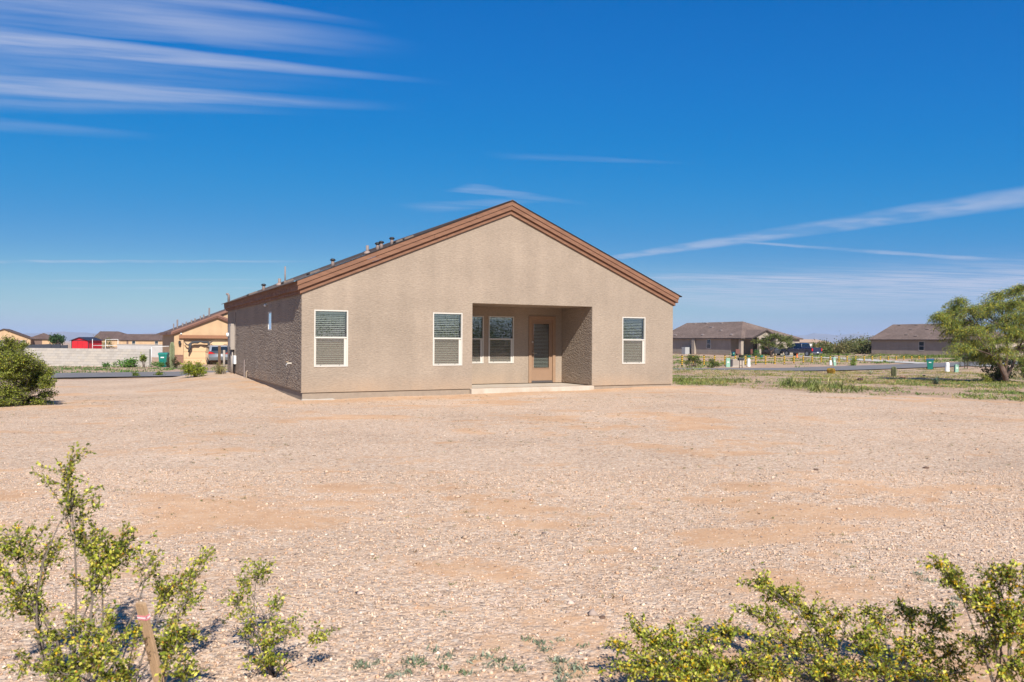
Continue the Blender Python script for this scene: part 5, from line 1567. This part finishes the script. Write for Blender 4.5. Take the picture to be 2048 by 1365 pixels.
for s in (-1, 1):
    X = s * (Wh * .885)
    for y0, y1, sl_ in ((2.22, 3.0, 0), (3.07, 3.95, .42)):
        MB().poly([(s * Wh * .955, y0, 1.27), (s * Wh * .955, y1 + sl_ * .5, 1.27), (s * Wh * .845, y1 - sl_ * .1, 1.76), (s * Wh * .845, y0 + .05, 1.76)]).build('side_window', M_CARGL, tk)
    for y in (3.04, 2.1): MB().box(s * Wh - .004 if s > 0 else -Wh - .004, s * Wh + .004 if s > 0 else -Wh + .004, y - .008, y + .008, .6, 1.2).build('door_seam', M_DARKMET, tk)
    MB().box(s * Wh + (0 if s > 0 else -.18), s * Wh + (.18 if s > 0 else 0), 4.0, 4.12, 1.24, 1.42).build('mirror', M_PAINT_B, tk, bevel=.02)
    for y in (2.45, 3.3): MB().box(s * Wh - .02, s * Wh + .02, y, y + .2, 1.05, 1.09).build('door_handle', M_CHR, tk)
    MB().box(s * (Wh - .06) - .09, s * (Wh - .06) + .09, -.025, .12, .78, 1.16).build('tail_light', M_TAIL, tk)
    for y in (.95, 4.75):
        wheel(tk, s * (Wh - .13), y, .40, .27)
        MB().lathe([(.47, -.012), (.47, .012)], 18, (0, 0, 0)).build('wheel_arch', M_DARKMET, tk, False, (s * (Wh - .006), y, .46)).rotation_euler[1] = R(90)
MB().poly([(-.75, 1.97, 1.38), (.75, 1.97, 1.38), (.70, 2.12, 1.8), (-.70, 2.12, 1.8)]).build('rear_window', M_CARGL, tk)
MB().box(-.78, .78, .12, 1.9, 1.225, 1.255).build('bed_cover', M_BLK, tk)
MB().box(-.74, .74, -.03, .02, .62, 1.2).build('tailgate', M_PAINT_B, tk, bevel=.015)
MB().box(-.95, .95, -.14, .02, .46, .62).build('bumper', M_CHR, tk, bevel=.03)
MB().box(-.16, .16, -.15, -.13, .5, .64).build('number_plate', M_PLATE, tk)

# the minivan on the apricot house's drive: its tail towards us
vp = at(440, 733, 64.5); vp = Vector((vp.x, vp.y, gz(vp.x, vp.y) + .03))
vn = thing('minivan', 'silver minivan with red tail lights parked at the apricot garage', 'car', vp, TH); vn.scale = (.93, .93, .88)
Wv = .97
vs = lambda y, zb, zm, zt, k_=1.0: (y, [(Wv * .92, zb), (Wv, zb + .25), (Wv, zm), (Wv * (1 - .16 * k_), zt - .08), (Wv * (1 - .26 * k_), zt)])
loft_body([vs(.0, .42, .95, 1.2, .3), vs(.06, .38, 1.0, 1.3, .5), vs(.32, .34, 1.02, 1.72), vs(.8, .3, 1.02, 1.78), vs(2.6, .28, 1.02, 1.78), vs(3.2, .28, 1.0, 1.68), vs(4.0, .28, .98, 1.15, .5), vs(4.8, .3, .85, .95, .4), vs(4.98, .36, .7, .8, .3)]).build('body', M_PAINT_S, vn, True)
MB().poly([(-.76, -.03, 1.12), (.76, -.03, 1.12), (.66, .20, 1.64), (-.66, .20, 1.64)]).build('rear_window', M_CARGL, vn)
MB().box(-.62, .62, -.035, .28, 1.02, 1.08).build('tailgate_trim', M_CHR, vn)
for s in (-1, 1):
    MB().prism([(s * .98, .98), (s * .46, .97), (s * .44, 1.06), (s * .92, 1.20)] if s > 0 else [(s * .92, 1.20), (s * .44, 1.06), (s * .46, .97), (s * .98, .98)], 1, -.03, .14).build('tail_light', M_TAIL, vn)
    for y0, y1 in ((.5, 1.3), (1.38, 2.4), (2.48, 3.2)):
        MB().poly([(s * (Wv + .006), y0, 1.06), (s * (Wv + .006), y1, 1.06), (s * (Wv * .87 + .006), y1 - .06, 1.6), (s * (Wv * .87 + .006), y0 + .06, 1.6)]).build('side_window', M_CARGL, vn)
    for y in (.95, 3.95): wheel(vn, s * (Wv - .1), y, .33, .22)
    MB().box(s * Wv + (0 if s > 0 else -.22), s * Wv + (.22 if s > 0 else 0), 3.3, 3.42, 1.05, 1.22).build('mirror', M_BLK, vn, bevel=.03)
    MB().tube([(s * .62, .6, 1.80), (s * .62, .7, 1.85), (s * .62, 2.4, 1.85), (s * .62, 2.5, 1.79)], .022, 6).build('roof_rail', M_BLK, vn)
MB().box(-.9, .9, -.09, .1, .38, .7).build('bumper', mat('van_bumper', (.10, .105, .11), .5), vn, bevel=.04)
MB().box(-.2, .2, -.045, -.0, .78, .93).build('number_plate', M_PLATE, vn)
# a grey car under the mesquite
gp_ = at(1558, 711, 117.0); gp_ = Vector((gp_.x, gp_.y, gz(gp_.x, gp_.y) + .02))
gc = thing('car', 'dark grey car half hidden behind the small tree by the porch', 'car', gp_, TH)
cv_ = lambda y, zm, zt, k_=1.0: (y, [(.82, .3), (.88, .5), (.88, zm), (.88 * (1 - .2 * k_), zt)])
loft_body([cv_(0, .7, .85, .3), cv_(.1, .8, 1.0, .3), cv_(.9, .9, 1.05, .4), cv_(1.5, .9, 1.45), cv_(2.9, .9, 1.45), cv_(3.6, .88, 1.0, .4), cv_(4.4, .75, .85, .3)]).build('body', mat('car_grey', (.05, .052, .058), .3, coat=.5), gc)
for s in (-1, 1):
    MB().poly([(s * .885, 1.2, .93), (s * .885, 3.2, .93), (s * .73, 2.85, 1.38), (s * .73, 1.55, 1.38)]).build('side_window', M_CARGL, gc)
    for y in (.8, 3.5): wheel(gc, s * .78, y, .31, .2)

# ------------------------------------------------------------------ drives and paths across the street
def foot_sheet(name, label, top, bot, m, lift):
    v, f = [], []
    for (a, b) in zip(top, bot):
        for q in range(4):
            t = q / 3; p = foot(a[0] + (b[0] - a[0]) * t, a[1] + (b[1] - a[1]) * t); v.append((p.x, p.y, p.z + lift))
    for i in range(len(top) - 1):
        for q in range(3): k = i * 4 + q; f.append((k, k + 1, k + 5, k + 4))
    me = bpy.data.meshes.new(name); me.from_pydata(v, [], f); me.materials.append(m); me.update()
    return tag(link(name, me), label, kind='structure')


foot_sheet('driveway', 'pale concrete drive beyond the striped posts', [(1560, 711.5), (1600, 712), (1640, 713.5), (1700, 717.5), (1760, 721.5), (1830, 726), (1900, 730), (1990, 733)], [(1560, 714), (1600, 715), (1640, 717.5), (1700, 721.5), (1760, 725.5), (1830, 729), (1900, 732.5), (1990, 735.5)], mat('drive_concrete', (.50, .46, .41), .9, var=.1, vscale=1.0), .05)

# ------------------------------------------------------------------ trees and shrubs
M_BARKD = mat('bark_dark', (.13, .085, .065), .9, var=.35, vscale=10, bump=.7, bscale=25)
tb = foot(2014, 766); k = mper(tb); Zt = tb.y
def T(px, py, dz=0.0): return at(px, py, Zt + dz)
forks = [([tb - Vector((0, 0, .1)), T(2008, 745), T(2004, 735)], .13, .10), ([T(2006, 748), T(2000, 725, .1), T(1994, 705, .2)], .085, .05), ([T(2010, 752), T(2012, 730), T(2016, 705, -.2)], .08, .05), ([T(2012, 756), T(2024, 735, .3), T(2036, 705, .4)], .075, .045),
         ([T(1994, 706, .2), T(1985, 690, .4), T(1972, 672, .6)], .05, .03), ([T(2016, 706, -.2), T(2014, 685, -.3), T(2008, 660, -.5)], .05, .03), ([T(2036, 706, .4), T(2045, 680, .6), T(2055, 655, .7)], .05, .03), ([T(2010, 758), T(2000, 735, -.6), T(1985, 712, -1.0)], .05, .03)]
cl = []
crown = [(1900, 625, 34, 12), (1885, 635, 26, 10), (1920, 600, 26, 12), (1935, 620, 40, 18), (1925, 645, 40, 16), (1905, 660, 30, 12), (1945, 655, 40, 20), (1960, 630, 40, 22), (1985, 605, 36, 18), (1995, 585, 26, 12), (2025, 580, 24, 12), (2010, 610, 40, 22), (2045, 600, 30, 20), (1975, 655, 40, 22), (2005, 640, 40, 24), (2035, 635, 40, 24), (2060, 620, 40, 30), (1990, 680, 40, 18), (2030, 670, 40, 22), (2070, 660, 40, 28), (1950, 685, 36, 14), (1920, 690, 30, 10), (2010, 700, 36, 14), (2050, 695, 36, 16), (1915, 672, 26, 10), (2095, 640, 40, 36), (1968, 612, 30, 14), (2045, 572, 18, 8), (1878, 628, 18, 6), (1935, 700, 22, 8), (2090, 690, 40, 22), (1965, 700, 26, 10), (2070, 715, 30, 18), (1950, 712, 20, 9), (1980, 716, 20, 9), (1900, 645, 24, 8), (1912, 612, 22, 8), (2030, 605, 26, 14), (2050, 640, 26, 18), (2020, 655, 30, 16), (2045, 665, 26, 14)]
for px, py, rx, rz in crown:
    c, r_, _ = pxc(px, py, Zt + random.uniform(-1.3, 1.3), rx, rz, 0, 40); cl.append((c, tuple(q * 1.12 for q in r_), 40))
plant('tree', 'feathery green and yellow tree with several slanting trunks at the right edge', 'tree', tb, cl, stem=.03, twig=.007, leaf=(.12, .017), palette=('a6a43a', '949e40', '74883e', 'bcae42', '5c743c', '86984a'), spacing=.03, droop=.42, forks=forks, bark=M_BARKD, names=('trunk', 'crown'), scatter=.05, per=2, spread=.22)


def shrub(px, py, wpx, hpx, label, palette, n=14, leaf=(.07, .03), name='shrub', dens=1.0, Z=None, droop=.0, cat='shrub', bark=None, stem=None, low=.12, spread=.2, names=('branches', 'leaves')):
    """a rounded bush seen with its foot at (px, py)"""
    p = foot(px, py)
    if Z: p = at(px, py, Z); p.z = gz(p.x, p.y)
    k = mper(p); w_, h = wpx * k / 2, hpx * k
    cl = []
    for i in range(n):
        a = random.uniform(0, 6.283); rr = math.sqrt(random.random()) * .72; zz = random.uniform(low, .82)
        s = math.sqrt(max(.1, 1 - abs(zz - .45) * 1.1))
        cl.append((p + Vector((math.cos(a) * rr * w_ * s, math.sin(a) * rr * w_ * s, zz * h)), (w_ * .34, w_ * .34, h * .2), int(10 * dens)))
    sp_ = leaf[0] * .55
    return plant(name, label, cat, p, cl, stem=stem or max(.012, w_ * .02), twig=.004, leaf=leaf, palette=palette, spacing=sp_, droop=droop, scatter=leaf[0] * .5, bark=bark, spread=spread, names=names)


OL = ('4f5f22', '5f6c28', '3d4c1c', '6e7630')
shrub(1998, 764, 80, 52, 'dark dense shrub behind the trunks of the feathery tree', ('2f3f1c', '3d4c20', '26351a'), 22, (.10, .05))
shrub(1972, 766, 30, 18, 'small yellow-green shrub at the foot of the feathery tree', ('8a9030', '6f7d2c', '9a9a3c'), 10, (.07, .03))
shrub(2050, 745, 60, 50, 'bright green shrub right of the slanting trunks at the picture edge', ('6f8430', '82903a', '5a7028'), 20, (.09, .045), Z=42)
shrub(1386, 737, 44, 29, 'dense olive shrub before the first striped posts', OL, 18, (.10, .05))
shrub(1424, 737, 38, 21, 'low olive shrub left of the pale green utility box', OL, 14, (.10, .05))
shrub(1514, 721, 19, 20, 'small bright green shrub before the porch steps', ('4a7a2a', '5c8a34', '3d6624'), 10, (.12, .06), Z=104)
shrub(1707, 733, 26, 17, 'round yellow-green weed clump among the striped posts', ('7c9438', '8ea044', '6a8430'), 12, (.12, .05))
shrub(391, 755, 62, 30, 'spiky yellow-green bush at the street edge left of the house', ('7d8a28', '6a7822', '93982f'), 22, (.13, .025), dens=1.5)
shrub(441, 749, 26, 20, 'dry grey-green tuft beside the far corner post', ('8a8458', '7a7a48', 'a89a68'), 10, (.10, .025))
shrub(272, 755.5, 20, 9, 'tiny green tuft on the street edge, left one of two', ('6a7a28', '58691f'), 6, (.09, .03))
shrub(318, 754, 22, 11, 'tiny green tuft on the street edge, right one of two', ('6a7a28', '58691f', '7a8a30'), 7, (.09, .03))
shrub(345, 738, 34, 25, 'round brown-green bush behind the saguaro', ('4f4a28', '5f5630', '43471f'), 20, (.08, .04), low=.05)
shrub(255, 734, 64, 19, 'leafy green weed clump at the foot of the block wall', ('4c7a2e', '5f8a38', '3f6a28', '7f9448'), 20, (.14, .06), Z=56.5)
shrub(212, 734, 20, 10, 'low green weed patch at the middle of the block wall', ('44702a', '578034'), 7, (.12, .05), Z=56.5)
shrub(316, 737, 30, 12, 'green weeds spreading below the teal bin', ('4c7a2e', '5f8a38'), 9, (.12, .05), Z=56.5)
shrub(287, 735, 20, 27, 'spindly leafy sapling before the end of the block wall', ('7c8c34', '93983c', '66782c'), 7, (.14, .06), name='sapling', low=.55, cat='tree', names=('trunk', 'crown'), stem=.03, Z=56.5)
shrub(113, 704, 40, 32, 'round dark green tree between the far left house and red shed', ('2f4a24', '3a5628', '456430'), 22, (.40, .2), name='tree', Z=170.0, low=.45, cat='tree', names=('trunk', 'crown'), stem=.12)
shrub(183, 702, 50, 36, 'bare brownish tree behind the white pipe frame', ('8a7858', '9a8866', '6f6a44'), 12, (.22, .05), name='tree', Z=150.0, dens=.8, low=.3, cat='tree', bark=mat('bark_pale', (.30, .24, .18), .9), names=('trunk', 'crown'), stem=.10)
shrub(212, 702, 36, 30, 'thin olive tree before the long dark roof', ('6a6a38', '7a7444', '57602e'), 9, (.25, .08), name='tree', Z=140.0, dens=.8, low=.35, cat='tree', names=('trunk', 'crown'), stem=.08)
# the small tree by the porch
mbp = at(1543, 712, 110.0); mbp.z = gz(mbp.x, mbp.y)
cl = []
for px, py, rx, rz in ((1520, 685, 18, 9), (1535, 675, 20, 9), (1552, 673, 20, 9), (1568, 682, 18, 10), (1545, 690, 22, 9), (1562, 695, 16, 8), (1525, 695, 12, 7), (1580, 690, 12, 8), (1578, 678, 12, 7)):
    c, r_, _ = pxc(px, py, 110 + random.uniform(-2, 2), rx, rz, 0, 24); cl.append((c, r_, 26))
plant('tree', 'small spreading olive-green tree in front of the porch house', 'tree', mbp, cl, stem=.07, twig=.015, leaf=(.20, .075), palette=('5a6a2c', '6d7834', '47582a', '7d8440'), spacing=.10, forks=[([mbp, at(1541, 705, 110), at(1536, 697, 110)], .16, .09), ([at(1541, 706, 110), at(1549, 699, 110.5), at(1556, 692, 111)], .1, .06)], bark=M_BARKD, names=('trunk', 'crown'), scatter=.1)
shrub(1592, 708, 26, 26, 'greyish bushy tree right of the small porch tree', ('6f6a40', '5f6436', '857c50'), 12, (.25, .10), name='tree', Z=135.0, cat='tree', names=('trunk', 'crown'), stem=.08)

# far scrub between the right-hand houses: one mass
def scrub_mass():
    P, A, C, Sz = [], [], [], []
    for _ in range(110):
        Z = random.uniform(135, 205); px = random.uniform(1632, 1748); g = at(px, 700, Z); g.z = gz(g.x, g.y)
        h = random.uniform(1.2, 3.2) * (1.1 if px > 1690 else .75); w_ = h * random.uniform(.6, 1.0)
        n = 130; q = rng.normal(0, .42, (n, 3)); q[:, 2] = np.abs(rng.normal(.5, .25, n))
        P.append(np.array(g) + q * np.array([w_, w_, h])); A.append(rng.normal(size=(n, 3)) + np.array([0, 0, .5]))
        C.append(pick([random.choice(('6c6a3c', '5a6430', '7a7044', '4c582a', '7c6c3c', '606036'))], n, .2)); Sz.append(np.full(n, .42))
    P, A, C, Sz = map(np.concatenate, (P, A, C, Sz))
    tag(link('scrub', leaf_mesh('scrub', P, A, Sz, Sz * .5, C, M_LEAF)), 'olive and brown scrub between the two far houses', 'scrub', kind='stuff')


scrub_mass()
fx = lambda n: (lambda Z, r: (r * Z, Z))(rng.uniform(95, 128, n), rng.uniform(.385, .60, n))
x, y = scatter(5000, fx, lambda x, y: x > 0, lambda x, y: clump(x, y, .12, .5, .66) * .6)
blades('tall_grass', 'bright green grass before the far scrub and house wall', x, y, rng.uniform(.2, .5, len(x)), 8, .3, ('6f7f38', '7f8a40', '5c7030'), width=.25, cat='grass')
# scrub behind the photographer, seen in the window panes
def back_scrub():
    P, A, C, Sz = [], [], [], []
    for _ in range(60):
        t = random.uniform(26, 60); s = random.uniform(-22, 22); x = -1 + .70 * t + .72 * s; y = 23 - .72 * t + .70 * s
        if y > -3 and abs(x) < abs(y) * .8 + 6: continue
        if math.hypot(x, y) < 7 or (y > 0 and x / max(y, .1) < .85): continue
        h = random.uniform(1.6, 4.2); w_ = h * random.uniform(.5, .9); n = 700
        q = rng.normal(0, .42, (n, 3)); q[:, 2] = np.abs(rng.normal(.55, .25, n))
        P.append(np.array((x, y, gz(x, y))) + q * np.array([w_, w_, h])); A.append(rng.normal(size=(n, 3)) + np.array([0, 0, .4]))
        C.append(pick([random.choice(('4f6324', '5f7028', '3f5420', '6a7430'))], n, .2)); Sz.append(np.full(n, .17))
    P, A, C, Sz = map(np.concatenate, (P, A, C, Sz))
    tag(link('desert_scrub', leaf_mesh('desert_scrub', P, A, Sz, Sz * .5, C, M_LEAF)), 'green desert scrub mirrored in the window panes', 'scrub', kind='stuff')


back_scrub()

# far things at the foot of the mountains
fh_ = at(1640, 700, 330.0)
far = thing('house', 'far white house with tan roof between the two right-hand houses', 'house', (fh_.x, fh_.y, gz(fh_.x, fh_.y)), R(8))
MB().box(-8, 5, 0, 9, -1, 2.6).build('wall', mat('far_white', (.62, .58, .54), .8), far)
rf = MB(); roof_prism(rf, -9, 5, 0, 9, 2.6, .28, 'gable', 'hip', .4, 'x'); rf.build('roof', [mat('far_tan_roof', (.38, .26, .18), .9), M_FASC], far)
for x in (-3.5, -.5): MB().box(x, x + 1.6, -.06, 0, .6, 2.0).build('window', mat('far_pane', (.02, .035, .045), .08), far)
tc_ = at(1706, 698, 240.0)
cp = thing('canopy', 'small white canopy roof in the far scrub', 'canopy', (tc_.x, tc_.y, gz(tc_.x, tc_.y)))
MB().lathe([(2.3, 1.9), (2.2, 2.2), (.2, 3.0)], 4).build('canopy_top', mat('canopy_white', (.7, .7, .68), .7), cp)
for sx in (-1.5, 1.5):
    for sy in (-1.5, 1.5): MB().tube([(sx, sy, -.2), (sx, sy, 2.0)], .05, 5).build('leg', M_METAL, cp)

# ------------------------------------------------------------------ porch clutter
def pot(px, py, w_, h_, label, m, Z):
    p = at(px, py, Z); p.z = gz(p.x, p.y)
    k = mper(p); o = thing('planter', label, 'planter', p)
    r, h = w_ * k / 2, h_ * k
    MB().lathe([(r * .7, -.02), (r * .95, h * .9), (r * 1.05, h * .92), (r * 1.05, h), (r * .85, h)], 12).build('pot', m, o)
    MB().lathe([(r * .84, h * .93), (r * .3, h * .95)], 12).build('soil', mat('potting_soil', (.05, .035, .025), .95), o)


pot(1523, 714, 7, 5, 'teal planter right of the small bright shrub', M_TEAL, 106)
pot(1483, 713.5, 12, 4.5, 'dark wide planter before the porch column', M_BLK, 108)
pot(1497, 713.5, 10, 4.0, 'dark green planter between porch column and bright shrub', M_TEAL, 108)
cn = at(1594, 715, 104.0); cn.z = gz(cn.x, cn.y)
co = thing('traffic_cone', 'small orange cone by the pickup', 'cone', cn)
MB().box(-.2, .2, -.2, .2, 0, .04).build('cone_base', M_BLK, co)
MB().lathe([(.15, .04), (.03, .6)], 10).build('cone_body', mat('cone_orange', (.75, .16, .03), .5), co)
cs_ = at(1496, 711, 113.5); cs_.z = gz(cs_.x, cs_.y)
for i, px in enumerate((1477, 1507)):
    c = at(px, 711, 112.5); c.z = gz(c.x, c.y)
    o = thing('patio_chair', ('red-brown patio chair left of the porch window', 'red-brown patio chair right of the porch window')[i], 'chair', c, TH + R(-20 + 40 * i))
    mw = mat('chair_brown', (.16, .06, .045), .6)
    MB().box(-.3, .3, -.3, .3, .38, .44).build('seat', mw, o); MB().box(-.3, .3, .26, .32, .44, 1.05).build('backrest', mw, o)
    for sx in (-.27, .27):
        for sy in (-.27, .27): MB().box(sx - .025, sx + .025, sy - .025, sy + .025, 0, .38).build('leg', mw, o)

# ------------------------------------------------------------------ mountains and air
def mountains():
    n = 420; rows = 7; v, f = [], []
    for i in range(n + 1):
        az = R(-44 + 88 * i / n); d0 = 9200
        ridge = 34 + 95 * max(0, float(fbm(i * .035, 1.0, 101, 5, .55)) - .33) * 2.0
        for r in range(rows):
            t = r / (rows - 1); d = d0 + 1500 * t
            z = -45 + (ridge + 45) * t ** 1.3 * (0.72 + .5 * float(fbm(i * .12, r * .9, 103, 4)))
            v.append((math.sin(az) * d, math.cos(az) * d, z))
    for i in range(n):
        for r in range(rows - 1):
            k = i * rows + r; f.append((k, k + rows, k + rows + 1, k + 1))
    me = bpy.data.meshes.new('mountains'); me.from_pydata(v, [], f); me.materials.append(mat('mountain_rock', (.17, .13, .11), .95, var=.3, vscale=.004)); me.update()
    tag(link('mountains', me), 'low blue desert mountains on the horizon', kind='structure')


mountains()
HB = MB().box(-11000, 11000, -420, 12600, -70, 120)
hm = bpy.data.materials.new('haze_air'); hm.use_nodes = True
hn, hl = hm.node_tree.nodes, hm.node_tree.links; hn.clear()
ho = hn.new('ShaderNodeOutputMaterial'); hv = hn.new('ShaderNodeVolumePrincipled')
hv.inputs['Color'].default_value = (.62, .76, 1.0, 1); hv.inputs['Density'].default_value = .0001; hv.inputs['Anisotropy'].default_value = 0.0
hl.new(hv.outputs[0], ho.inputs['Volume'])
hz = HB.build('haze', hm); tag(hz, 'thin blue desert haze', 'haze', kind='stuff')
